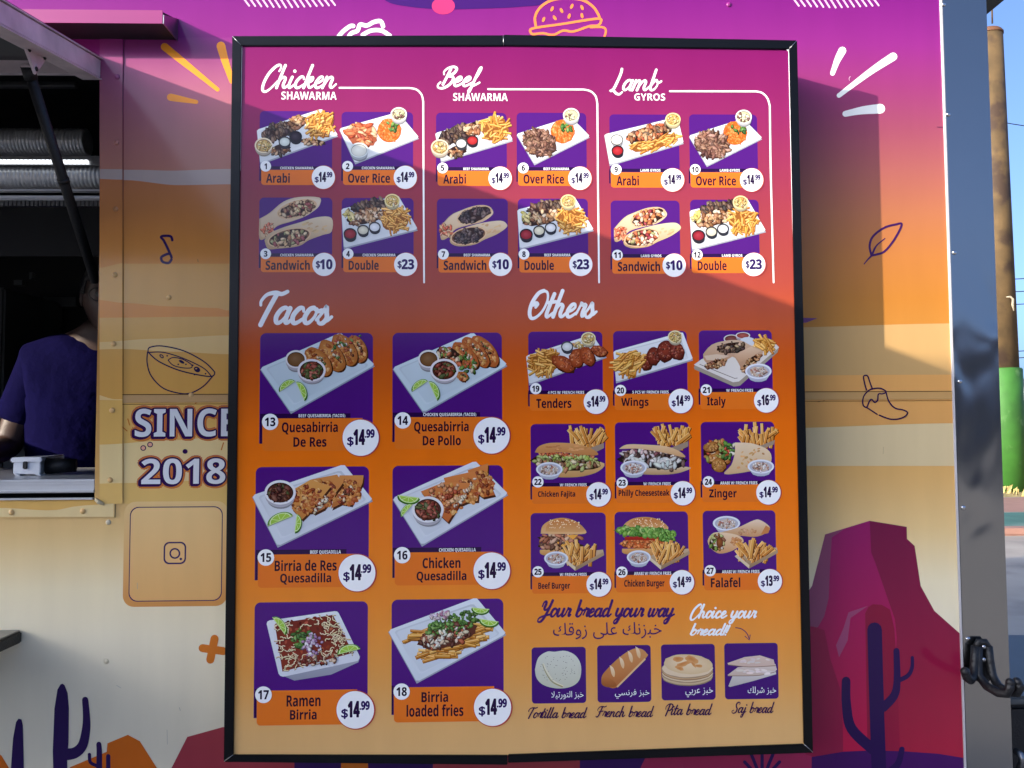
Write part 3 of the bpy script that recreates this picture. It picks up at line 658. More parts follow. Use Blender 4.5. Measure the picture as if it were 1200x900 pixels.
def hills(a):
    a.poly([(-60, 905), (-20, 870), (2, 885.5), (12, 902), (30, 960), (-60, 960)], (196, 98, 26))
    a.poly([(60, 960), (82, 899), (125, 881), (126, 871), (150, 861), (164, 868.5), (184, 900), (200, 960)], (202, 100, 22), (190, 92, 24))
    a.poly([(170, 960), (201, 900), (219.5, 863.5), (261, 852), (330, 852), (350, 880), (420, 960)], (156, 58, 66), (140, 46, 60))
    a.poly([(345, 960), (345, 880), (520, 880), (508, 960)], (50, 20, 84)); a.poly([(398, 960), (400, 885), (431, 885), (433, 960)], (206, 112, 34))
    a.poly([(505, 960), (508, 880), (681, 880), (684, 960)], (164, 62, 70)); a.poly([(678, 960), (680, 870), (770, 870), (750, 960)], (58, 20, 92))
    a.poly([(738, 960), (748, 905), (760, 880), (870, 866), (944, 866), (944, 884), (951, 886), (951, 960)], (172, 46, 84), (140, 36, 80))
    for k in range(9):
        t = math.radians(-165 + 150*k/8); r = 38 - 5*abs(k-4)
        a.line([(893, 915), (893+r*math.cos(t)*1.2, 915+r*math.sin(t))], 7, (46, 18, 80), taper=(1, .1))
decal('hill_print', hills)
def cactus_left(a):
    c = (40, 18, 72)
    a.poly([(64, 960), (62, 880), (64, 830), (67.5, 808), (71, 802), (73.5, 801), (76, 803), (79.5, 812), (81, 830), (80.5, 870), (79, 890), (79, 960)], c)
    a.line([(76, 884), (88, 882), (97, 873), (101, 855), (101.5, 840), (100, 820)], 11.5, c, taper=(1.25, .6))
    a.poly([(13, 960), (13, 900), (15.5, 865), (19, 846), (22, 842), (25.5, 843), (27, 850), (28, 890), (29, 960)], c)
    a.line([(116, 872), (116.5, 890), (115, 960)], 7, c, taper=(.8, 1.1)); a.line([(105, 884), (106, 893), (113, 897)], 4, c); a.line([(127, 886), (127, 920)], 6, c, taper=(.7, 1))
decal('cactus_print', cactus_left, .0008)
def since(a):
    OR, DK, WH = (206, 122, 44), (48, 20, 74), (224, 226, 228)
    for t, x0, y0, x1, y1 in (('SINCE', 158.5, 479, 276, 511.5), ('2018', 166, 537.5, 264, 567)):
        a.text(t, x0, y0, x1, y1, (176, 84, 84), 4.6, shift=(-.6, .6)); a.text(t, x0, y0, x1, y1, OR, 4.0, shift=(-.6, .8))
        a.text(t, x0, y0, x1, y1, DK, 2.2, shift=(-1.6, 1.0)); a.text(t, x0, y0, x1, y1, DK, 1.9); a.text(t, x0, y0, x1, y1, WH)
    for p in ((131, 501.5), (217, 529)): a.ellipse(*p, 3, 2.8, DK)
    for p in ((168, 525), (176, 521)): a.ellipse(*p, 3.4, 3.3, DK); a.ellipse(*p, 2.3, 2.2, (226, 168, 140))
    for L in (((133, 491), (149, 505)), ((150, 491), (152, 498)), ((262, 519), (259.5, 527)), ((229, 472.5), (231, 471.5))): a.line(L, 1.8, (200, 120, 50), taper=(1, .5))
decal('since_lettering', since)
def panel_card(a):
    C1 = 0
    a.rrect(146, 588, 266, 710, 13, (232, 198, 136), col2=(212, 146, 76)); a.rrect(152.5, 594, 260, 704, 10, (48, 22, 84)); a.rrect(153.6, 595.1, 258.9, 702.9, 9.4, (236, 198, 134), col2=(226, 174, 106))
    a.rrect(192, 635, 218, 661, 6.5, (48, 22, 84)); a.rrect(193.8, 636.8, 216.2, 659.2, 5.2, (232, 186, 120)); a.ellipse(205, 648.5, 6.4, 6.4, (48, 22, 84)); a.ellipse(205, 648.5, 4.5, 4.5, (232, 186, 120)); a.ellipse(212, 655, 1.5, 1.5, (48, 22, 84))
decal('code_panel', panel_card)
def note(a):
    a.line([(202, 281.5), (200, 277), (192, 276.5), (188.8, 278), (192, 282), (197, 292), (200.5, 300)], 3, PURPLE); a.line([(201.5, 303), (198, 308), (191, 307), (189, 302), (193, 299), (199, 297.5)], 3, PURPLE, closed=True)
decal('note_print', note)
def soup(a):
    c = (36, 20, 70); a.line([(173, 413), (172.5, 425), (177, 440), (190, 454), (206, 460), (222, 461), (238, 453), (250, 440)], 1.5, c)
    a.line([(173.5, 411), (176, 407), (190, 405.5), (215, 411), (238, 423), (250, 434), (251.5, 438), (248, 441), (236, 440), (210, 434), (187, 424), (175, 414)], 1.5, c, closed=True)
    a.line([(175.5, 413), (192, 413), (215, 420), (238, 431), (247, 440)], 1.3, c); a.line([(197, 422), (203, 419), (214, 421), (224, 427), (224, 431), (214, 431), (203, 428)], 1.2, c, closed=True)
    a.ellipse(189.5, 417.5, 3, 1.9, c, rot=.7); a.ellipse(189.5, 417.5, 1.6, .9, (196, 150, 90), rot=.7); a.ellipse(231, 433, 4, 3, c, rot=.6); a.ellipse(230, 432, 1.2, .8, (196, 150, 90)); a.ellipse(213, 424, 3.6, 1.6, c, rot=.5)
    for p in ((196, 417), (218, 427), (209, 427), (226, 428), (241, 438), (228, 439)): a.ellipse(*p, 1, 1, c, n=10)
decal('soup_bowl_print', soup)
decal('plus_print', lambda a: (a.line([(251.5, 748.5), (246.5, 773)], 9.5, (208, 116, 38)), a.line([(237.5, 759.5), (262, 763)], 9.5, (208, 116, 38))))
def leaf(a):
    c = (58, 20, 74)
    a.line([(1012.5, 309.5), (1017, 304), (1022, 299)], 2.4, c, taper=(.4, 1)); a.line([(1021, 299), (1019, 288), (1023, 277), (1036, 267), (1050, 263), (1056.5, 262.5), (1053, 272), (1045, 285), (1036, 295), (1028, 298), (1021, 299.5)], 2.6, c)
    a.line([(1022, 298), (1027, 288), (1037, 279.5)], 2.2, c, taper=(1.3, .4))
decal('leaf_print', leaf)
def chili(a):
    c = (44, 18, 66)
    a.line([(1015, 457), (1013, 450), (1011.5, 442), (1013.5, 440), (1016.5, 441), (1019, 448), (1022, 456)], 1.6, c); a.line([(1016.5, 458.5), (1021, 456), (1031, 455), (1038, 459), (1034, 461.5), (1029, 462), (1028, 469), (1024.5, 471.5), (1021, 468), (1018, 471), (1015.5, 477), (1012, 476), (1010.5, 471), (1012, 464)], 1.6, c, closed=True)
    a.line([(1038, 460), (1041, 470), (1048, 478), (1058, 480.5), (1063, 483.5), (1060, 488), (1052, 491), (1042, 491), (1030, 486.5)], 1.6, c); a.line([(1027.5, 485.5), (1014.5, 477)], 1.5, c)
decal('chili_print', chili, .0019)
for c, L, w_, tp in (((238, 150, 46), [(193, 55), (224, 80), (255, 105)], 9, (1.1, .45)), ((238, 150, 46), [(259, 54), (264, 72), (272, 95)], 10, (1.1, .6)), ((238, 150, 46), [(200, 114), (216, 117), (230, 119.5)], 8.5, (1.1, .5)),
                    ((226, 226, 220), [(987, 59.5), (981, 71), (975.5, 86)], 9, (1.1, .55)), ((226, 226, 220), [(1046.5, 66.5), (1020, 84), (983, 112)], 10, (1.05, .45)), ((226, 226, 220), [(1031.5, 127.5), (1010, 129.5), (990.5, 133.5)], 11, (1.1, .55))):
    decal('ray_print', lambda a: a.line(L, w_, c, taper=tp))
def burger_line(a):
    c = (236, 128, 70)
    a.line([(628, 31), (627, 20), (633, 9), (645, 1), (662, -2), (682, 0), (695, 8), (702, 19), (702, 22)], 3, c); a.line([(621, 36), (626, 33), (660, 28), (700, 22), (704, 26), (700, 30), (690, 31), (672, 37), (660, 36), (648, 41), (636, 39), (624, 40), (621, 36)], 2.8, c); a.line([(692, 32), (706, 32), (710, 36), (708, 44)], 2.6, c)
    for x, y, r in ((647, 10.5, .5), (658, 12.5, -.5), (670, 7.5, .4), (682, 9, -.4), (637, 23, .4), (650, 21, -.6), (667, 19, .3), (682, 18.5, -.2)): a.ellipse(x, y, 1.7, 3.2, c, rot=r, n=14)
decal('burger_print', burger_line)
def wave(a):
    c = (226, 222, 226)
    a.line([(396, 44), (402, 37), (410, 31), (414, 30.5)], 5, c); a.line([(408, 44), (412, 39), (419, 36), (422, 29), (430, 30), (438, 26), (446, 25), (449, 31)], 5, c); a.line([(425, 41), (435, 36), (447, 36), (457, 42)], 5, c)
decal('wave_print', wave)
for x0, n in ((281, 15), (925, 14)):
    def hatch_lines(a):
        for k in range(n):
            x = x0 + k*7.2; a.line([(x, -14), (x+2, -6), (x+11, 9 - abs(k-6)*.35)], 2, (214, 176, 206))
    decal('stripe_print', hatch_lines)
def blobs(a):
    a.poly(catmull([(440, -20), (452, 1), (480, 8), (520, 11), (570, 10), (610, 8), (640, 3), (660, -20)], 5), (58, 20, 96)); a.ellipse(519.5, 7, 13.5, 10, (190, 52, 104), n=30)
decal('blob_print', blobs)
for L, w_, c in (([(996, 90), (994.8, 92), (995.2, 94.5)], .7, (220, 190, 210)), ([(1098, 149), (1105, 149.4)], .9, (60, 24, 60)), ([(137, 803), (142, 806)], .8, (190, 184, 164)), ([(210.5, 829), (211.5, 832.5)], .8, (170, 164, 146)), ([(232, 304), (232.3, 307)], .7, (90, 60, 40)), ([(48, 596.5), (52, 597.3)], 1.0, (120, 90, 60)), ([(958, 471), (966, 469.5)], .6, (110, 80, 50)), ([(1035, 524), (1034.6, 532)], .6, (170, 150, 118)), ([(161, 683), (161.3, 690)], .7, (176, 168, 146)), ([(196, 855), (196.4, 872)], .6, (168, 162, 146))):
    decal('scuff_mark', lambda a: a.line(L, w_, c, taper=(1, .5)), .0012)

# ------------------------------------------------------------------ the menu board
board = tag(empty('menu_board', (.065, -BD/2, .83)), 'large black framed printed food menu board with priced dish pictures hung on the truck wall', 'menu board')
YP = -BD + .005
fo = lambda L: [at(x, y, -BD) for x, y in L]
frame = empty('frame', (.065, -BD, 1.58)); frame.parent = board; frame.matrix_parent_inverse = board.matrix_world.inverted()
J = .0004
for pts in ([(272.2, 42), (589.7, 41), (589.7, 53.2), (283, 53.2)], [(590.4, 40.4), (934, 47), (924.5, 57.2), (590.4, 53)],
            [(934.3, 47.4), (953, 882), (942.3, 871.8), (925, 57.4)], [(952.6, 882.4), (595.4, 894.2), (595.4, 884.6), (941.8, 872.2)],
            [(594.8, 896.5), (262.4, 893.2), (273.6, 884.8), (594.8, 885.4)], [(262, 892.6), (272, 42.4), (282.8, 53.4), (273.2, 884.4)]):
    b = MB(); b.prism(fo(pts), (0, .03, 0), .0012); b.build('frame_rail', M['frame'], frame)
c4 = fo([(276, 46), (930, 50.5), (948, 878), (267, 889)])
b = MB(); b.prism([p+Vector((0, .0305, 0)) for p in c4], (0, BD-.034, 0)); b.build('backing_box', M['frame'], board)
# lit edges at the mitres, put in as thin light grey lines
b = MB()
for p, q in (((272.5, 42.5), (282.5, 53)), ((933.5, 47.8), (925, 57)), ((952.5, 881.5), (942.5, 872.3)), ((262.6, 892.3), (273, 884.6))):
    b.tube([at(*p, -BD-.0003), at(*q, -BD-.0003)], .0009, 6)
b.tube([at(590.05, 41, -BD), at(590.05, 53, -BD)], .0009, 6); b.build('mitre_edge', M['dull_metal'], frame)
b = MB(); b.tube([at(924.4, 58, YP-.001), at(929, 260, YP-.001), at(931.6, 360, YP-.001)], .0011, 6); b.tube([at(283.5, 53.6, YP-.001), at(281.6, 200, YP-.001)], .0006, 6)
b.prism([at(908, 53.5, YP-.002), at(924.5, 55.5, YP-.002), at(924.5, 61, YP-.002), at(921, 57.5, YP-.002)], (0, .0008, 0)); b.build('loose_laminate_edge', M['white_plastic'], board)

PRINT = [(30, (110, 18, 92)), (60, (116, 18, 86)), (130, (128, 32, 84)), (200, (138, 46, 72)), (270, (150, 58, 58)), (330, (158, 66, 50)), (370, (172, 74, 36)), (420, (194, 84, 22)), (500, (226, 106, 16)),
         (600, (234, 118, 16)), (700, (228, 132, 38)), (780, (220, 150, 70)), (850, (216, 168, 104)), (920, (216, 174, 116))]
PZ = [(at(600, y, YP).z, c) for y, c in PRINT]
def print_grad(z):
    for (z0, c0), (z1, c1) in zip(PZ, PZ[1:]):
        if z1 <= z <= z0:
            t = (z0-z)/(z0-z1); return tuple(c0[k]+(c1[k]-c0[k])*t for k in range(3))
    return PZ[-1][1] if z < PZ[-1][0] else PZ[0][1]
A0 = Vector((at(272.5, 470, YP).x, YP, at(607, 47, YP).z)); B0 = Vector((at(937, 470, YP).x, YP, at(607, 884.5, YP).z))
pn = Skin(YP); pn.ladder(A0.x, A0.z, B0.x, B0.z, print_grad, [B0.z + (A0.z-B0.z)*i/60 for i in range(61)])
pn.build('printed_panel', M['print'], board)

WHITE, DARKP, TILE, DTILE = (238, 238, 234), (40, 12, 48), (74, 20, 112), (38, 8, 60)
ORANGE = (222, 112, 30)
hd = Art(YP, .0002)
hd.script('Chicken', 306, 74.5, 395.5, 109, WHITE, .118, .4); hd.text('SHAWARMA', 329.8, 107.3, 394.5, 117, WHITE)
hd.script('Beef', 511.5, 77, 566, 109.5, WHITE, .125, .4); hd.text('SHAWARMA', 531, 109, 595, 118.5, WHITE)
hd.script('Lamb', 713.5, 79.5, 776.5, 112, WHITE, .125, .4); hd.text('GYROS', 743.3, 109.5, 779.5, 118, WHITE)
hd.script('Tacos', 302.5, 339, 391.5, 383.5, WHITE, .15, .4); hd.script('Others', 618.5, 338.5, 701, 374.5, WHITE, .145, .4)
for pts in ([(398, 103), (480, 103.3), (488, 105), (494, 111), (496, 119), (496.3, 200), (497, 331)], [(572, 104.6), (684, 105), (692, 107), (698, 113), (700, 122), (700.5, 200), (702, 331)], [(785, 107), (886, 107.2), (893, 109), (899, 115), (902, 124), (903, 200), (906.5, 331)]):
    i = 3 if len(pts) > 6 else 2
    hd.line([pts[0], pts[1]], 2.1, WHITE, smooth=False); hd.line(pts[1:-2], 2.1, WHITE); hd.line(pts[-3:], 2.1, WHITE, smooth=False)
hd.build('heading_lettering', M['print'], board)
br_ = Art(YP, .0002); BP = (62, 22, 92)
br_.script('Your bread your way', 629, 702, 791.5, 732, BP, .16, .45); br_.script('Choice your', 808, 707, 887.5, 731.5, WHITE, .155, .45); br_.script('bread!!', 808, 730, 856.5, 745, WHITE, .155, .45)
br_.line([(862, 735.5), (869, 737), (875, 742), (878, 749)], 1.0, BP); br_.line([(873, 745.5), (878, 750), (879, 744)], .9, BP, smooth=False)
# Arabic line: khubzuk 'ala zawqak, joined forms laid out right to left
AR = '\ufed9\ufed7\u0648\u0632 \ufef0\ufee0\ufecb \ufeda\ufee7\u0632\ufe92\ufea7'.replace('\ufed9', '\ufeda')
br_.text(AR, 648, 730, 775.5, 748, BP, face=None)
br_.build('bread_lettering', M['print'], board)

# ---- printed dish pictures -------------------------------------------------------------
def jit(c, r, d=18): k = r.uniform(-d, d); return tuple(max(2, min(245, v + k + r.uniform(-d*.3, d*.3))) for v in c)
def mix(c, d, t): return tuple(c[k]+(d[k]-c[k])*t for k in range(3))
FRY = [(226, 172, 78), (214, 152, 58), (232, 188, 104), (196, 128, 44), (206, 142, 56)]
def plate_(a, pts, rim=3.2, c=(206, 210, 210), lift=3.0):
    """serving plate seen from above: pts clockwise from the left corner"""
    n = len(pts); mx, my = sum(p[0] for p in pts)/n, sum(p[1] for p in pts)/n
    a.poly([(x, y+lift*.6) for x, y in pts], mix(c, (90, 90, 110), .45))
    rp = []
    for i, p in enumerate(pts):
        u, v = pts[i-1], pts[(i+1) % n]
        for t, o in ((.1, u), (.03, u), (.03, v), (.1, v)): rp.append((p[0]+(o[0]-p[0])*t, p[1]+(o[1]-p[1])*t))
    a.poly(rp, mix(c, (255, 255, 255), .3), c)
    q = [(mx+(x-mx)*.90, my+(y-my)*.84) for x, y in rp]; a.poly(q, mix(c, (150, 156, 160), .28), mix(c, (235, 235, 235), .2))
    q = [(mx+(x-mx)*.86, my+(y-my)*.79+.4) for x, y in rp]; a.poly(q, mix(c, (240, 240, 240), .25), mix(c, (170, 176, 180), .12))
def fries_(a, cx, cy, rx, ry, n, L, wd, r, ang=None, spread=1.6, rot=0):
    cr, sr = math.cos(rot), math.sin(rot)
    a.ellipse(cx, cy, rx*.92, ry*.92, (140, 84, 30), rot=rot, n=20, jit=.1, rnd=r)
    for i in range(n):
        t = r.uniform(0, 6.283); q = math.sqrt(r.random()); u, v = rx*q*math.cos(t), ry*q*math.sin(t)
        x, y = cx + u*cr - v*sr, cy + u*sr + v*cr
        th = (ang if ang is not None else -.6) + r.uniform(-spread, spread); l = L*r.uniform(.6, 1.1)/2; h = wd*r.uniform(.75, 1.15)/2
        dx, dy = math.cos(th), math.sin(th); c = jit(r.choice(FRY), r, 14)
        P4 = lambda s, o: [(x-dx*l-dy*h*s+o, y-dy*l+dx*h*s+o), (x+dx*l-dy*h*s+o, y+dy*l+dx*h*s+o), (x+dx*l+dy*h*s+o, y+dy*l-dx*h*s+o), (x-dx*l+dy*h*s+o, y-dy*l-dx*h*s+o)]
        a.poly(P4(1.25, .45), mix(c, (70, 30, 5), .62)); a.poly(P4(1, 0), c, mix(c, (150, 82, 20), .28)); a.poly([(x-dx*l*.9, y-dy*l*.9-h*.55), (x+dx*l*.9, y+dy*l*.9-h*.55), (x+dx*l*.9, y+dy*l*.9), (x-dx*l*.9, y-dy*l*.9)], mix(c, (255, 232, 170), .5))
def pile_(a, cx, cy, rx, ry, n, sz, pal, r, rot=0, el=1.8, base=(48, 26, 14), ang=None, spread=1.6, sh=.55):
    cr, sr = math.cos(rot), math.sin(rot)
    if base: a.ellipse(cx, cy+.4, rx*1.02, ry*1.02, base, rot=rot, n=26, jit=.09, rnd=r)
    L = []
    for i in range(n):
        t = r.uniform(0, 6.283); q = math.sqrt(r.random())*.97; u, v = rx*q*math.cos(t), ry*q*math.sin(t); L.append((cx + u*cr - v*sr, cy + u*sr + v*cr))
    L.sort(key=lambda p: p[1] + r.uniform(-3, 3))
    for x, y in L:
        th = (ang if ang is not None else 0) + r.uniform(-spread, spread); s = sz*r.uniform(.6, 1.25); c = jit(r.choice(pal), r, 16)
        a.ellipse(x+.35, y+.5, s*el/2*1.15, s/2*1.2, mix(c, (18, 8, 4), sh), rot=th, n=7, jit=.22, rnd=r)
        a.ellipse(x, y, s*el/2, s/2, mix(c, (40, 20, 10), .18), mid=mix(c, (255, 240, 215), .22), rot=th, n=7, jit=.25, rnd=r)
def cup_(a, cx, cy, rad, rim, fill, sq=.86, depth=.55, specks=None, r=None, n=26):
    a.ellipse(cx+.4, cy+rad*depth, rad*.86, rad*sq*.8, mix(rim, (20, 20, 30), .45)); a.ellipse(cx, cy+rad*depth*.5, rad*.95, rad*sq*.95, mix(rim, (40, 40, 55), .3))
    a.ellipse(cx, cy, rad, rad*sq, rim); a.ellipse(cx, cy+.2, rad*.84, rad*sq*.82, mix(fill, (10, 5, 5), .45)); a.ellipse(cx, cy+.5, rad*.79, rad*sq*.76, mix(fill, (20, 10, 10), .12), mid=mix(fill, (255, 255, 255), .12))
    if specks: pile_(a, cx, cy+.3, rad*.68, rad*sq*.66, n, rad*.24, specks, r, base=None)
SLAW = [(226, 200, 130), (216, 178, 92), (232, 220, 180), (200, 140, 70), (206, 190, 120)]
SALSA = [(120, 40, 26), (70, 84, 34), (150, 60, 40), (52, 66, 26), (90, 28, 18), (180, 96, 70)]
DARKM = [(70, 52, 42), (92, 70, 54), (54, 40, 34), (120, 96, 76), (40, 30, 26), (104, 74, 52)]
LIGHTM = [(186, 134, 84), (160, 104, 60), (206, 166, 118), (136, 86, 50), (214, 186, 146)]
SHRED = [(128, 88, 66), (104, 68, 50), (150, 108, 84), (84, 54, 42), (168, 130, 108)]
CHICK = [(206, 100, 50), (226, 138, 80), (190, 78, 36), (238, 188, 140), (212, 116, 66), (160, 60, 30)]
RICE = [(232, 124, 40), (216, 102, 28), (240, 150, 70), (224, 116, 40)]
HERB = [(58, 110, 34), (84, 140, 46), (40, 84, 26), (110, 160, 70)]
def lime_(a, cx, cy, rad, th, half=True):
    dx, dy = math.cos(th), math.sin(th); n = 14
    arc = lambda k, o=0: [(cx + k*rad*(math.cos(t)*dx - .62*math.sin(t)*dy) , cy + k*rad*(math.cos(t)*dy + .62*math.sin(t)*dx) + o) for t in [math.pi*i/n for i in range(n+1)]]
    a.poly(arc(1.08, .9), (50, 92, 24)); a.poly(arc(1.0), (96, 150, 44)); a.poly(arc(.9), (220, 232, 180)); a.poly(arc(.82), (164, 200, 74), (142, 186, 60))
    for t in (.75, 1.57, 2.4): a.line([(cx, cy), (cx + .8*rad*(math.cos(t)*dx - .62*math.sin(t)*dy), cy + .8*rad*(math.cos(t)*dy + .62*math.sin(t)*dx))], .5, (214, 228, 160), smooth=False)
    a.line([(cx - rad*dx, cy - rad*dy), (cx + rad*dx, cy + rad*dy)], .9, (196, 218, 140), smooth=False)
def slaw_(a, cx, cy, rx, ry, r):
    a.ellipse(cx, cy+ry*.45, rx*.8, ry*.95, (150, 154, 166)); a.poly([(cx-rx, cy), (cx+rx, cy), (cx+rx*.6, cy+ry*1.15), (cx+rx*.25, cy+ry*1.38), (cx-rx*.25, cy+ry*1.38), (cx-rx*.6, cy+ry*1.15)], (200, 204, 212), (160, 164, 178))
    a.ellipse(cx, cy, rx, ry, (216, 218, 222)); a.ellipse(cx, cy+.2, rx*.86, ry*.8, (170, 172, 180))
    pile_(a, cx, cy+.3, rx*.66, ry*.62, 46, 1.7, [(226, 222, 214), (206, 170, 140), (236, 232, 226), (190, 120, 96), (214, 206, 190), (140, 110, 100)], r, base=(196, 176, 156), sh=.35)
def fries_box_(a, cx, cy, s, r, box=True):
    """a tray of upright chips; cx, cy = middle of the tray front edge, s = scale"""
    if box: a.poly([(cx-15*s, cy+4*s), (cx-2*s, cy+15*s), (cx+24*s, cy+1*s), (cx+23*s, cy-4*s), (cx, cy-2*s)], (196, 168, 132), (140, 112, 84))
    for i in range(40):
        x = cx + r.uniform(-11, 16)*s; y = cy + r.uniform(-7, 6)*s*(1-abs(x-cx)/(30*s)); th = -1.57 + (x-cx)/(22*s)*.8 + r.uniform(-.55, .55); l = r.uniform(9, 17)*s/2; h = 1.25*s*r.uniform(.8, 1.2); c = jit(r.choice(FRY), r, 14)
        c = mix(c, (190, 100, 40), .18); dx, dy = math.cos(th), math.sin(th); p = [(x-dx*l-dy*h, y-dy*l+dx*h), (x+dx*l-dy*h, y+dy*l+dx*h), (x+dx*l+dy*h, y+dy*l-dx*h), (x-dx*l+dy*h, y-dy*l-dx*h)]
        a.poly([(u+.7*s, v+.4*s) for u, v in p], (96, 46, 14)); a.poly(p, mix(c, (255, 226, 160), .2), mix(c, (160, 84, 24), .3)); a.poly([p[3], p[2], ((p[2][0]+x+dx*l)/2, (p[2][1]+y+dy*l)/2), ((p[3][0]+x-dx*l)/2, (p[3][1]+y-dy*l)/2)], mix(c, (255, 236, 180), .45))
    if box:
        a.poly([(cx-15*s, cy+4*s), (cx-2*s, cy+15*s), (cx-1.4*s, cy+12*s), (cx-13*s, cy+2.5*s)], (206, 186, 156)); a.poly([(cx-2*s, cy+15*s), (cx+24*s, cy+1*s), (cx+23.6*s, cy-2*s), (cx-1.6*s, cy+11.5*s)], (172, 146, 112), (140, 112, 84))

def arabi(a, ox, oy, r, kind):
    d = lambda L: [(ox+x, oy+y) for x, y in L]
    if kind == 'lamb':
        plate_(a, d([(-5.8, 23.5), (80, 3), (87, 33), (0.5, 59)]))
        fries_(a, ox+53, oy+33, 31, 8.5, 70, 10, 1.9, r, -.3, .7, -.28); pile_(a, ox+47, oy+21.5, 28, 7.5, 70, 3.6, LIGHTM + CHICK[:3] + DARKM[1:2], r, -.27, 1.9)
        cup_(a, ox+8.8, oy+30, 7.2, (190, 190, 186), (226, 224, 206)); a.ellipse(ox+8.8, oy+30, 7.3, 6.3, (40, 38, 38)); a.ellipse(ox+8.8, oy+30, 6.4, 5.4, (224, 222, 204), mid=(232, 230, 220)); cup_(a, ox+9.6, oy+42.5, 7.2, (34, 30, 30), (170, 26, 30))
        cup_(a, ox+74.5, oy+6, 9, (226, 208, 146), (214, 178, 82), specks=SLAW, r=r); return
    plate_(a, d([(-3.5, 22), (72.5, -2.5), (91.5, 28.5), (.5, 61.5)] if kind == 'chicken' else [(-1, 24), (74, 2.7), (90, 32), (6, 57)]))
    s = 0 if kind == 'chicken' else 3
    pile_(a, ox+22+s*.2, oy+23+s, 21, 9, 60, 3.8, DARKM, r, -.33, 2.0, ang=1.2, spread=.6); pile_(a, ox+44, oy+13+s*1.6, 11, 7, 34, 3.4, LIGHTM, r, -.4, 2.0); pile_(a, ox+24, oy+45, 12, 6, 20, 3, LIGHTM+DARKM[:2], r, -.2)
    if kind == 'chicken': pile_(a, ox+62, oy+36, 15, 3.5, 22, 2.6, LIGHTM, r, .1)
    fries_(a, ox+70-s*.4, oy+16+s, 17, 15, 62, 11, 2, r, -.9, 1.2, -.2)
    if kind == 'chicken': cup_(a, ox+42, oy+30, 7.6, (30, 26, 30), (36, 24, 34)); cup_(a, ox+29.2, oy+36, 7.2, (44, 46, 48), (206, 216, 206))
    else: cup_(a, ox+42.5, oy+32.5, 7, (44, 28, 28), (178, 34, 32)); cup_(a, ox+29.5, oy+36, 7, (60, 60, 58), (232, 232, 226))
    cup_(a, ox+4.5, oy+40.5, 10.5, (222, 206, 172), (200, 160, 96), specks=SLAW, r=r, n=34)
def over_rice(a, ox, oy, r, kind):
    d = lambda L: [(ox+x, oy+y) for x, y in L]
    plate_(a, d([(-2.6, 19.7), (66, .5), (90.7, 30), (16, 60)] if kind == 'chicken' else [(0, 25), (63.7, 5), (85.8, 27.6), (21, 60)]))
    s = 0 if kind == 'chicken' else 2
    a.ellipse(ox+56-s, oy+22, 14, 14, (176, 84, 24)); pile_(a, ox+56-s, oy+21.5, 13.5, 13.5, 120, 2, RICE, r, base=(206, 98, 26), sh=.25)
    pile_(a, ox+60-s, oy+17, 9, 5, 12, 3.4, HERB, r, .4, 1.5, base=None)
    if kind == 'chicken':
        pile_(a, ox+24, oy+27, 18, 14, 52, 4.4, CHICK, r, .35, 2.2, base=(150, 80, 50), sh=.45, ang=.3, spread=1.0); cup_(a, ox+20.5, oy+45, 11, (196, 204, 200), (218, 220, 206), .8)
    else: pile_(a, ox+27, oy+35, 20, 15, 150, 3, SHRED, r, .35, 2.6, base=(80, 52, 40), sh=.5)
    cup_(a, ox+67-s*1.5, oy+3, 9.6, (222, 222, 212), (208, 204, 160), specks=[(222, 226, 180), (236, 236, 220), (120, 80, 70), (206, 210, 150)], r=r, n=20)
def double(a, ox, oy, r, kind):
    d = lambda L: [(ox+x, oy+y) for x, y in L]
    plate_(a, d([(-.6, 13), (66, -3), (89, 36.5), (2.3, 58.5)]))
    pile_(a, ox+34, oy+9, 23, 6.5, 60, 3.6, DARKM, r, -.2, 2.0, ang=1.1, spread=.6); pile_(a, ox+28, oy+22, 22, 8, 66, 3.4, LIGHTM+[(226, 206, 176)], r, -.22, 1.8)
    pile_(a, ox+8, oy+21, 6, 5, 8, 4.2, [(214, 196, 96), (226, 212, 140)], r, .2, 2.0, base=None)
    fries_(a, ox+62, oy+25, 17, 15, 66, 11, 1.9, r, -.6, 1.4)
    cup_(a, ox+59, oy+3, 9, (226, 210, 150), (216, 184, 96), specks=SLAW, r=r)
    cup_(a, ox+38.5, oy+34, 7, (46, 46, 48), (226, 228, 228)); cup_(a, ox+25, oy+37.5, 7, (46, 46, 48), (218, 212, 184)); cup_(a, ox+9.8, oy+42, 7.8, (38, 32, 34), (146, 24, 34))
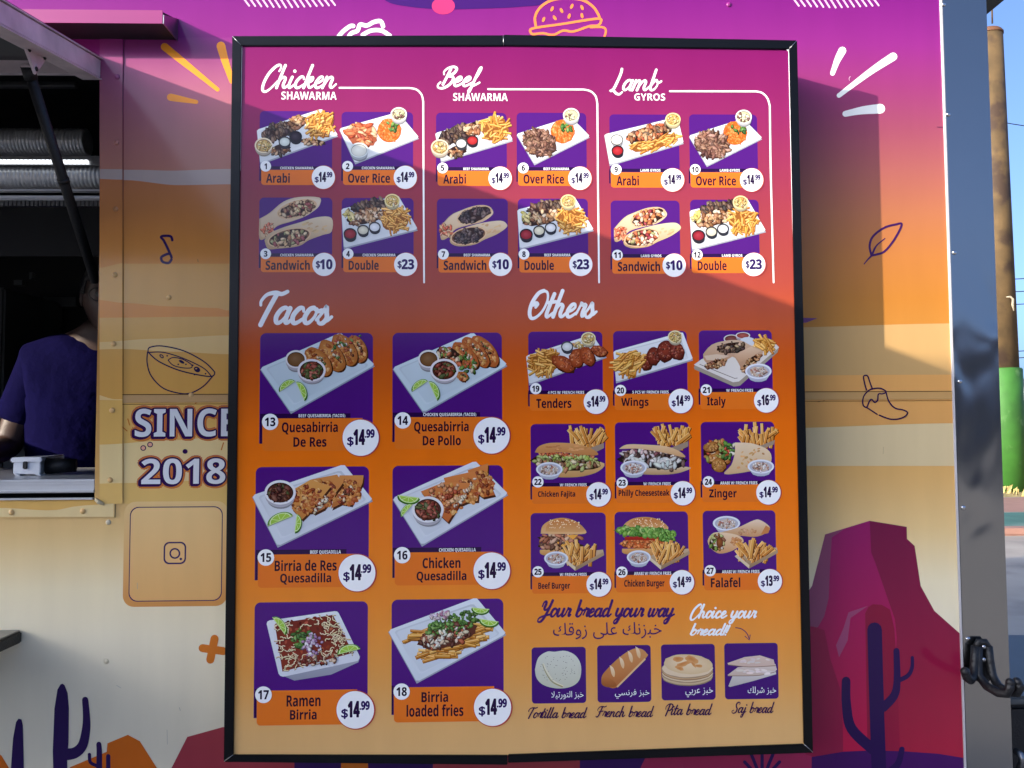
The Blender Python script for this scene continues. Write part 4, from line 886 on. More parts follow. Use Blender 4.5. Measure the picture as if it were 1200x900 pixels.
def sandwich(a, ox, oy, r, kind):
    s = 1.0; ex = 0
    fl_ = {'chicken': [(206, 170, 120), (150, 60, 60), (110, 76, 50), (226, 200, 150), (176, 120, 80)], 'beef': [(48, 36, 38), (66, 48, 48), (36, 26, 30), (96, 76, 70)], 'lamb': [(214, 130, 70), (226, 200, 170), (150, 40, 50), (236, 220, 190), (190, 96, 50)]}[kind]
    B = [(206, 186, 156), (186, 152, 112)]
    if kind == 'chicken': T = [(0, 25), (12, 18), (28, 5), (46, -.5), (70, 0), (71, 8), (66, 14), (54, 22), (38, 28), (20, 34), (8, 47), (0, 48)]; U = [(6, 50), (12, 42), (28, 35), (48, 29), (68, 23), (84.6, 24), (84.6, 40), (74, 44), (58, 50), (46, 57), (22, 60), (10, 60)]
    else: T = [(4, 33), (16, 20), (28, 14), (44, 8.5), (58, 8), (65, 13), (65, 19), (54, 27), (38, 31), (22, 36), (14, 45), (5, 48)]; U = [(15, 49), (20, 40), (36, 33), (56, 28), (74, 26), (81, 29), (81.5, 34), (70, 42), (56, 48), (44, 54), (26, 56), (17, 53)]
    q = lambda L: [(ox+x, oy+y) for x, y in L]
    a.poly(catmull(q(T)+[q(T)[0]], 4), B[0], B[1]); a.poly([(x*.96+ox*.04+2, y*.9+oy*.1+2) for x, y in catmull(q(T)+[q(T)[0]], 4)], (214, 196, 168), (200, 168, 128))
    k = (44, 13.5, 24, 10, -.28) if kind == 'chicken' else (44, 19, 21.5, 10, -.3)
    pile_(a, ox+11, oy+38, 8, 8, 26, 2.6, [(222, 104, 66), (206, 84, 50), (232, 150, 110), (216, 170, 120)], r, -.5, 2.2, base=None)
    a.ellipse(ox+k[0], oy+k[1], k[2], k[3], (206, 170, 130), rot=k[4]); pile_(a, ox+k[0], oy+k[1], k[2]*.88, k[3]*.82, 60, 3.2, fl_, r, k[4], 1.7)
    a.poly(catmull(q(U)+[q(U)[0]], 4), (212, 194, 162), (180, 146, 106))
    for i in range(12): x, y = ox + r.uniform(52, 78), oy + r.uniform(30, 40); a.ellipse(x, y, r.uniform(1.5, 4), r.uniform(.8, 1.6), jit((196, 160, 116), r, 14), rot=-.4, n=9, jit=.2, rnd=r)
    k = (35, 47, 26, 10.5, -.22) if kind == 'chicken' else (37, 43.5, 21.5, 10.3, -.2)
    a.ellipse(ox+k[0], oy+k[1], k[2], k[3], (212, 178, 136), rot=k[4]); a.ellipse(ox+k[0], oy+k[1], k[2]*.93, k[3]*.88, (120, 80, 54), rot=k[4]); pile_(a, ox+k[0], oy+k[1], k[2]*.86, k[3]*.8, 66, 3.2, fl_ + ([(150, 150, 90)] if kind != 'beef' else []), r, k[4], 1.7)
TACO = [(206, 132, 56), (190, 104, 40), (216, 152, 78), (176, 84, 32)]
def taco_(a, cx, cy, L, W, th, r, c=(204, 132, 60)):
    a.ellipse(cx+1.6, cy+1.4, L, W, (60, 30, 14), rot=th, n=26); pile_(a, cx+2.5*math.sin(-th)+1.5, cy+2, L*.9, W*.8, 24, 2.2, [(90, 40, 20), (210, 200, 170), (96, 116, 50), (140, 60, 30)], r, th, base=None)
    a.ellipse(cx, cy, L, W, mix(c, (120, 50, 16), .45), mid=mix(c, (250, 190, 110), .35), rot=th, n=26, jit=.03, rnd=r)
    pile_(a, cx-.6, cy-.3, L*.86, W*.76, 64, 2.8, TACO+[(140, 58, 22), (232, 170, 96), (160, 76, 28)], r, th, 1.6, base=None, sh=.10)
    pile_(a, cx+W*.55*math.sin(th)*-1+W*.9*abs(math.sin(th)), cy-W*.2, L*.6, W*.16, 12, 2.0, [(96, 40, 20), (220, 206, 170), (86, 116, 46)], r, th, 1.4, base=None)
def tacos(a, r, kind):
    o = (0, 0) if kind == 'beef' else (155.3, -.3)
    q = lambda L: [(x+o[0], y+o[1]) for x, y in L]
    plate_(a, q([(304.7, 431.3), (399, 389.8), (439.3, 427.6), (341, 483.3)]), c=(190, 206, 208))
    pal = [((373, 424), 20, 12, .85), ((389, 417), 21, 12, .95), ((404, 410), 21, 12, 1.0), ((418, 409), 17, 11, 1.15)]
    if kind == 'beef':
        for (x, y), L, W, th in pal[::-1]: taco_(a, x+o[0], y+o[1], L, W, th, r)
        pile_(a, 404, 400, 20, 5, 18, 2.4, HERB+[(222, 216, 200), (190, 60, 40)], r, -.3, base=None)
    else:
        for (x, y), L, W, th in [((413, 412), 22, 11, .9), ((402, 413), 22, 10, .85), ((390, 417), 20, 10, .8)]: taco_(a, x+o[0], y+o[1], L, W, th, r, (206, 112, 50))
        pile_(a, 372+o[0], 418+o[1], 16, 10, 46, 3, [(222, 200, 160), (210, 110, 60), (226, 220, 200), (150, 70, 50), (120, 150, 60)], r, .5); pile_(a, 392+o[0], 427+o[1], 12, 9, 26, 3, HERB+[(216, 208, 180), (206, 90, 50)], r, .9, base=None); taco_(a, 387+o[0], 441+o[1], 6, 5, .4, r, (206, 104, 50))
    cup_(a, 347+o[0], 421+o[1], 12.3, (220, 216, 210), (116, 76, 36), .86); cup_(a, 365.3+o[0], 434+o[1], 16.6, (224, 218, 214), (84, 40, 26), .8, .35, specks=SALSA, r=r, n=60)
    lime_(a, 337+o[0], 452.5+o[1], 10.5, 2.55); lime_(a, 352+o[0], 458+o[1], 11.5, -2.0)
def wedge_(a, P, r, c=(196, 120, 56)):
    a.poly([(x+1.5, y+2.5) for x, y in P], (70, 34, 18)); a.poly(P, mix(c, (230, 180, 110), .3), mix(c, (150, 70, 30), .3))
    mx, my = sum(p[0] for p in P)/len(P), sum(p[1] for p in P)/len(P); rx = (max(p[0] for p in P)-min(p[0] for p in P))*.36; ry = (max(p[1] for p in P)-min(p[1] for p in P))*.33
    pile_(a, mx, my, rx*1.12, ry*1.12, 110, 3.4, [(206, 132, 60), (180, 84, 34), (140, 50, 22), (232, 180, 110), (196, 104, 44), (110, 40, 18), (222, 150, 70)], r, -.3, 1.5, base=None, sh=.12)
def quesadilla(a, r, kind):
    if kind == 'beef':
        plate_(a, [(295.3, 580.6), (403, 544), (437, 585.7), (325.5, 640)], c=(200, 206, 210))
        for P in ([(398, 557), (426, 557), (425, 566), (412, 592), (400, 590), (388, 596)], [(364, 562), (395, 556), (402, 566), (380, 596), (368, 602), (362, 590)]):
            wedge_(a, P, r); pile_(a, P[-2][0]+4, P[-2][1]-10, 13, 4, 26, 2.6, [(226, 206, 170), (120, 40, 24), (166, 60, 30), (90, 40, 20)], r, -.95, base=None)
        wedge_(a, [(345, 573), (364, 562), (388, 570), (366, 597), (354, 609), (342, 596)], r, (206, 140, 64)); pile_(a, 376, 591, 14, 3, 26, 2.4, [(226, 206, 170), (120, 40, 24), (236, 226, 206)], r, -.9, base=None)
        cup_(a, 328.5, 577, 18.4, (222, 220, 218), (74, 34, 24), .78, .42, specks=[(60, 22, 16), (90, 36, 20), (60, 66, 30), (110, 60, 40)], r=r, n=50)
        lime_(a, 329, 610, 15, 2.75); lime_(a, 347, 613, 10.5, -1.45)
    else:
        plate_(a, [(460, 583.7), (556.8, 540), (595.5, 578.7), (494.5, 638.8)], c=(200, 206, 210))
        P = [[(548, 551), (572, 543), (571, 560), (580, 580), (566, 583), (556, 576)], [(520, 560), (556, 552), (562, 565), (560, 587), (548, 588), (530, 596)], [(493, 576), (520, 565), (552, 566), (540, 588), (525, 612), (516, 604)]]
        for p in P: wedge_(a, p, r, (196, 104, 46))
        pile_(a, 520, 580, 24, 13, 60, 4, [(214, 132, 76), (190, 80, 36), (160, 54, 26), (228, 176, 126)], r, -.35, 1.2, base=None); pile_(a, 544, 578, 22, 3, 30, 2.4, [(232, 216, 186), (214, 170, 120)], r, -.95, base=None)
        cup_(a, 501.5, 597, 18.6, (222, 220, 218), (84, 40, 28), .83, .42, specks=SALSA, r=r, n=60); lime_(a, 479, 582, 12.5, .12); lime_(a, 477, 598, 9, 2.3)
def ramen(a, r):
    a.poly([(313, 731), (327, 790), (345, 797.5), (388, 790.5), (420, 776), (422, 769)], (190, 192, 196), (140, 142, 152)); a.poly([(312.5, 731), (313.5, 728.3), (316, 727), (392, 716.2), (395, 716.5), (397, 718.5), (421, 768), (421.4, 771.5), (419, 774.5), (332, 793), (328.5, 792), (326.5, 789.5)], (220, 222, 224), (206, 208, 212))
    I = [(322, 731), (390, 720.5), (414, 765), (331, 787)]; a.poly(I, (110, 36, 26), (130, 50, 34))
    R = random.Random(5)
    def inq():
        while 1:
            u, v = R.random(), R.random(); x = (I[0][0]*(1-u)+I[1][0]*u)*(1-v) + (I[3][0]*(1-u)+I[2][0]*u)*v; y = (I[0][1]*(1-u)+I[1][1]*u)*(1-v) + (I[3][1]*(1-u)+I[2][1]*u)*v; return x, y, u, v
    for _ in range(110):
        x, y, u, v = inq(); a.ellipse(x, y, 2.6, 1.6, jit(R.choice([(130, 44, 28), (96, 30, 22), (160, 70, 44)]), R), rot=R.uniform(0, 3), n=7, jit=.2, rnd=R)
    for _ in range(230):
        x, y, u, v = inq()
        if u < .3 and .2 < v < .6 and R.random() < .6: continue
        if .25 < u < .75 and .15 < v < .75: continue
        L = [(x, y)]; t = R.uniform(0, 6.3)
        for _k in range(4): t += R.uniform(-1.2, 1.2); L.append((L[-1][0]+2*math.cos(t), L[-1][1]+1.6*math.sin(t)))
        L = [(min(max(p[0], 322), 413), min(max(p[1], 721), 786)) for p in L]; a.line(L, 1.3, (90, 56, 30), n=2); a.line([(p[0], p[1]-.4) for p in L], 1.05, jit((226, 208, 166), R, 14), n=2)
    pile_(a, 355, 748, 13, 12, 50, 3.2, HERB, R, .2, base=None); pile_(a, 366, 755, 12, 14, 60, 3, [(206, 186, 206), (160, 110, 160), (226, 222, 226), (190, 160, 196)], R, .3, 1.3, base=None); pile_(a, 372, 773, 24, 6, 34, 3, [(150, 60, 40), (110, 36, 26), (214, 190, 160)], R, -.1, base=None)
    lime_(a, 327, 733, 12, -2.2); lime_(a, 409, 763, 13, .0 + 2.9)
def loaded(a, r):
    plate_(a, [(454.8, 738.7), (558, 700), (593.3, 742.5), (488.4, 799.2)], c=(200, 208, 212))
    for x, y, rx, ry, n in ((490, 744, 12, 5, 12), (515, 764, 24, 8, 34), (545, 752, 22, 8, 26), (562, 736, 12, 5, 12)): fries_(a, x, y, rx, ry, n, 22, 3.6, r, -.12, .35, -.2)
    pile_(a, 524, 744, 34, 14, 90, 3.6, [(96, 40, 28), (130, 60, 40), (76, 30, 22), (222, 206, 170), (190, 90, 60)], r, -.3, base=(90, 44, 30)); pile_(a, 530, 731, 34, 12, 120, 3.2, HERB, r, -.32, 1.4, base=None); pile_(a, 515, 721, 14, 5, 22, 3, [(190, 130, 160), (222, 206, 220), (214, 200, 190)], r, -.2, base=None)
    pile_(a, 520, 746, 28, 9, 36, 3, [(232, 226, 200), (214, 190, 150), (236, 234, 220)], r, -.3, 2.0, base=None); lime_(a, 563, 713, 10, .1); lime_(a, 573, 727, 11, .15)
TEND = [(166, 74, 34), (190, 96, 48), (140, 54, 24), (150, 62, 30), (204, 116, 64)]
def nugget_(a, cx, cy, L, W, th, r, pal=TEND):
    a.ellipse(cx+.8, cy+1.2, L*1.03, W*1.05, (60, 24, 14), rot=th, n=18, jit=.08, rnd=r); a.ellipse(cx, cy, L, W, mix(pal[2], (50, 20, 10), .2), mid=pal[1], rot=th, n=18, jit=.09, rnd=r); pile_(a, cx, cy, L*.82, W*.78, 26, 2.2, pal, r, th, 1.3, base=None, sh=.3)
def tenders(a, r):
    plate_(a, [(616.6, 417), (694, 392), (711, 417.5), (620, 450)]); fries_(a, 637, 425, 19, 15, 70, 12, 2, r, -.6, 1.1, -.2)
    for v in ((660, 426, 15, 8, .5), (676, 419, 9, 11, .2), (688, 417, 8, 12, -.5), (702, 411, 10, 6, .3)): nugget_(a, *v, r)
    pile_(a, 677, 404, 6, 4, 14, 2.4, SLAW, r, -.4, base=None); cup_(a, 664.6, 406, 7.2, (60, 62, 66), (216, 220, 216)); cup_(a, 689.4, 396.6, 8.6, (222, 208, 160), (206, 176, 96), specks=SLAW, r=r)
def wings(a, r):
    plate_(a, [(718.8, 411.5), (800, 389), (812, 420.7), (722, 447.5)])
    for v in ((757, 424, 8, 9, .2), (766, 417, 8, 10, .2), (780, 411, 10, 12, .3), (793, 411, 8, 10, -.3)): nugget_(a, *v, r, [(110, 40, 28), (140, 56, 36), (90, 30, 22), (160, 80, 54)])
    fries_(a, 737, 425, 18, 14, 70, 13, 2.2, r, -.6, .9, -.2); cup_(a, 791, 394.5, 8.4, (222, 208, 160), (206, 176, 96), specks=SLAW, r=r)
def italy(a, r):
    a.poly([(813, 430), (822, 423), (862, 408), (905, 403), (912.5, 408), (911, 413), (867, 452), (860, 453), (814, 433)], (150, 140, 124)); a.poly([(813, 427.5), (822, 421), (862, 404), (905, 399), (913, 407), (866, 447), (859, 448)], (206, 198, 186), (214, 208, 198)); a.line([(820, 427), (861, 443.5), (864, 443)], .8, (120, 110, 100), smooth=False)
    cup_(a, 857, 397, 9, (196, 190, 186), (110, 50, 44), .55); cup_(a, 870.5, 393, 8.5, (206, 198, 196), (150, 64, 50), .45); a.ellipse(876, 400, 9, 5, (196, 200, 204)); fries_(a, 896, 404, 13, 8, 34, 13, 2.6, r, .7, .8); 
    a.poly(catmull([(824, 415), (834, 404), (852, 399), (868, 399), (880, 405), (892, 410), (893, 416), (880, 430), (871, 437), (866, 427), (858, 418), (842, 430), (832, 428), (825, 422), (824, 415)], 3), (196, 168, 138), (170, 126, 94)); pile_(a, 857, 407, 17, 6, 46, 3, DARKM+[(150, 110, 80), (190, 160, 120)], r, -.1); 
    a.poly([(825, 417), (840, 415), (855, 417), (843, 422), (828, 422)], (204, 180, 154)); pile_(a, 839, 426, 13, 4.5, 40, 2.6, LIGHTM+[(120, 70, 46)], r, -.25); a.poly([(860, 416), (880, 406), (892, 411), (876, 421), (867, 424)], (206, 176, 146), (186, 146, 110)); pile_(a, 880, 425, 15, 4.5, 40, 2.6, LIGHTM+[(160, 90, 54)], r, -.75); slaw_(a, 888.6, 435, 15.5, 9, r)
def sub_(a, ox, oy, r, kind):
    fries_box_(a, ox+62, oy+18, 1.4, r, False); a.poly([(ox+62, oy+31), (ox+86, oy+22), (ox+86, oy+28), (ox+74, oy+34)], (150, 130, 110))
    if kind == 'chicken':
        a.poly(catmull([(ox+8, oy+44), (ox+20, oy+60), (ox+55, oy+62), (ox+80, oy+55), (ox+81, oy+44), (ox+8, oy+44)], 4), (214, 176, 116), (186, 140, 84)); pile_(a, ox+42, oy+44, 39, 10, 150, 3.4, [(206, 176, 120), (150, 160, 80), (190, 120, 70), (226, 206, 170), (120, 80, 50), (176, 190, 110)], r, .04); pile_(a, ox+42, oy+36, 36, 3, 40, 3, [(206, 90, 50), (220, 130, 80)], r, .04, base=None); pile_(a, ox+42, oy+39, 36, 3, 34, 3, [(150, 180, 70), (180, 200, 110)], r, .06, base=None)
        a.poly(catmull([(ox+5, oy+33), (ox+10, oy+26), (ox+24, oy+22), (ox+52, oy+23), (ox+72, oy+29), (ox+79, oy+36), (ox+62, oy+36), (ox+36, oy+33), (ox+14, oy+34), (ox+5, oy+33)], 4), (206, 150, 92), (184, 122, 68))
        for i in range(26): a.ellipse(ox+r.uniform(14, 66), oy+r.uniform(25, 31), r.uniform(1.5, 4), .9, jit((196, 138, 84), r, 20), n=8)
    else:
        a.poly(catmull([(ox+12, oy+52), (ox+24, oy+60), (ox+62, oy+61), (ox+82, oy+57), (ox+84, oy+52), (ox+12, oy+52)], 4), (206, 182, 146), (176, 140, 96)); pile_(a, ox+44, oy+43, 39, 11, 120, 3.8, [(60, 42, 38), (90, 66, 56), (44, 32, 30), (214, 206, 200), (120, 90, 76)], r, .08, 2.2, base=(36, 26, 26)); pile_(a, ox+46, oy+45, 34, 7, 26, 4, [(226, 224, 216), (206, 214, 206)], r, .08, 2.4, base=None); pile_(a, ox+40, oy+34, 30, 3, 26, 3, [(176, 80, 60), (214, 190, 180), (120, 60, 70)], r, .05, base=None)
        a.poly(catmull([(ox+5, oy+31), (ox+14, oy+26), (ox+34, oy+26), (ox+60, oy+28), (ox+76, oy+34), (ox+82, oy+41), (ox+60, oy+36), (ox+30, oy+31), (ox+10, oy+31), (ox+5, oy+31)], 4), (220, 188, 146), (196, 150, 100))
    slaw_(a, ox+22, oy+53, 15.5, 8.5, r)
def zinger(a, ox, oy, r):
    fries_box_(a, ox+63, oy+19, 1.4, r, False); a.poly([(ox+64, oy+30), (ox+87, oy+21), (ox+86, oy+26), (ox+74, oy+31)], (150, 130, 110))
    pile_(a, ox+20, oy+36, 17, 15, 90, 4, [(190, 120, 50), (166, 96, 36), (206, 70, 40), (206, 150, 80), (150, 150, 60), (226, 210, 170)], r, .5); pile_(a, ox+32, oy+32, 9, 12, 30, 3.6, HERB+[(222, 214, 196), (206, 66, 40)], r, .3, base=None); nugget_(a, ox+12, oy+29, 9, 6, -.2, r, [(190, 130, 60), (206, 150, 80), (160, 100, 40)]); nugget_(a, ox+21, oy+50, 9, 8, .4, r, [(190, 130, 60), (206, 150, 80), (160, 100, 40)])
    a.poly(catmull([(ox+40, oy+24), (ox+60, oy+25), (ox+78, oy+32), (ox+83, oy+42), (ox+78, oy+52), (ox+56, oy+58), (ox+28, oy+61), (ox+36, oy+50), (ox+40, oy+36), (ox+40, oy+24)], 4), (220, 198, 164), (198, 164, 120))
    for i in range(30): x, y = ox+r.uniform(44, 74), oy+r.uniform(30, 55); a.ellipse(x, y, r.uniform(1, 3), r.uniform(.7, 1.6), jit((196, 146, 92), r, 22), rot=r.uniform(-1, 1), n=8)
    slaw_(a, ox+70.5, oy+52, 15.5, 8.2, r)
def burger(a, ox, oy, r, kind):
    e = 0 if kind == 'beef' else 1
    if kind == 'beef':
        a.poly(catmull([(ox+11, oy+43), (ox+14, oy+49), (ox+40, oy+52), (ox+58, oy+48), (ox+60, oy+42), (ox+11, oy+43)], 4), (214, 166, 100), (180, 124, 64))
        pile_(a, ox+35, oy+38, 25, 5, 46, 4, [(110, 66, 44), (150, 90, 60), (90, 50, 34), (206, 150, 110)], r, 0, 2.2); a.poly([(ox+28, oy+33), (ox+50, oy+32), (ox+38, oy+40)], (228, 160, 60)); pile_(a, ox+35, oy+29, 26, 4.5, 46, 4, [(190, 110, 76), (150, 80, 54), (222, 180, 140), (110, 60, 44)], r, 0, 2.4); a.poly([(ox+42, oy+26), (ox+56, oy+25), (ox+50, oy+31)], (230, 164, 64))
        dome = [(ox+12, oy+24), (ox+14, oy+15), (ox+24, oy+8), (ox+38, oy+5.5), (ox+52, oy+9), (ox+62, oy+17), (ox+64, oy+24), (ox+40, oy+24.5), (ox+12, oy+24)]
    else:
        a.poly(catmull([(ox+9, oy+43), (ox+12, oy+49), (ox+40, oy+52), (ox+56, oy+48), (ox+60, oy+43), (ox+9, oy+43)], 4), (214, 160, 96), (180, 120, 60))
        pile_(a, ox+34, oy+37, 27, 5.5, 80, 3, [(226, 122, 50), (206, 96, 36), (236, 150, 80), (214, 110, 44)], r, 0, 1.2, base=(190, 84, 34)); a.poly([(ox+12, oy+29), (ox+60, oy+28), (ox+61, oy+33), (ox+12, oy+33)], (176, 40, 30), (150, 30, 24))
        dome = [(ox+9, oy+18), (ox+14, oy+12), (ox+24, oy+7), (ox+40, oy+6), (ox+54, oy+10), (ox+63, oy+20), (ox+40, oy+22), (ox+16, oy+20), (ox+9, oy+18)]
    a.poly(catmull(dome, 4), (204, 140, 78), (214, 170, 116)); a.poly([(x*.86+(ox+38)*.14+2, y*.8+(oy+14)*.2-.5) for x, y in catmull(dome, 4)], (190, 116, 56), (206, 154, 96))
    for i in range(46): x, y = ox+38+r.uniform(-17, 20), oy+12.5+r.uniform(-5, 5); a.ellipse(x, y, .8, .55, jit((236, 214, 170), r, 10), rot=r.uniform(0, 3), n=8)
    if kind != 'beef': pile_(a, ox+36, oy+23, 34, 5.5, 90, 4.4, [(96, 160, 50), (130, 186, 70), (66, 130, 36), (170, 206, 110)], r, .05, 1.4, base=(50, 96, 30), sh=.3); pile_(a, ox+60, oy+28, 9, 7, 24, 4, [(80, 146, 44), (120, 180, 66)], r, .3, base=None)
    fries_box_(a, ox+55+e*2, oy+48, 1.3, r); slaw_(a, ox+30-e*1.5, oy+53, 14, 8.2, r)
def falafel(a, ox, oy, r):
    slaw_(a, ox+28, oy+14.5, 16, 8.5, r)
    a.poly(catmull([(ox+17, oy+26), (ox+40, oy+20), (ox+60, oy+11), (ox+68, oy+11), (ox+78, oy+18), (ox+77, oy+24), (ox+64, oy+30), (ox+44, oy+29), (ox+17, oy+26)], 4), (222, 200, 170), (190, 140, 92)); a.poly([(ox+68, oy+28), (ox+74, oy+17), (ox+79, oy+20), (ox+77, oy+26)], (190, 120, 66)); pile_(a, ox+55, oy+23, 12, 3, 10, 3, [(196, 140, 90), (206, 160, 110)], r, -.2, 1.6, base=None, sh=.05)
    a.poly(catmull([(ox+8, oy+30), (ox+16, oy+25), (ox+40, oy+28), (ox+48, oy+36), (ox+36, oy+46), (ox+20, oy+50), (ox+10, oy+44), (ox+6, oy+36), (ox+8, oy+30)], 4), (222, 196, 160), (200, 146, 96)); pile_(a, ox+38, oy+36, 8, 5, 14, 3, [(206, 140, 80), (196, 120, 60)], r, .3, 1.6, base=None, sh=.05); a.ellipse(ox+17, oy+36.5, 10, 10.5, (206, 170, 120), rot=.2); pile_(a, ox+17, oy+36.5, 8.8, 9.2, 36, 3, [(150, 96, 40), (120, 160, 60), (190, 200, 120), (222, 214, 190), (110, 60, 28)], r, .2); a.ellipse(ox+20, oy+37, 4, 6.5, (96, 46, 22), mid=(150, 84, 36))
    fries_box_(a, ox+57, oy+48, 1.3, r)

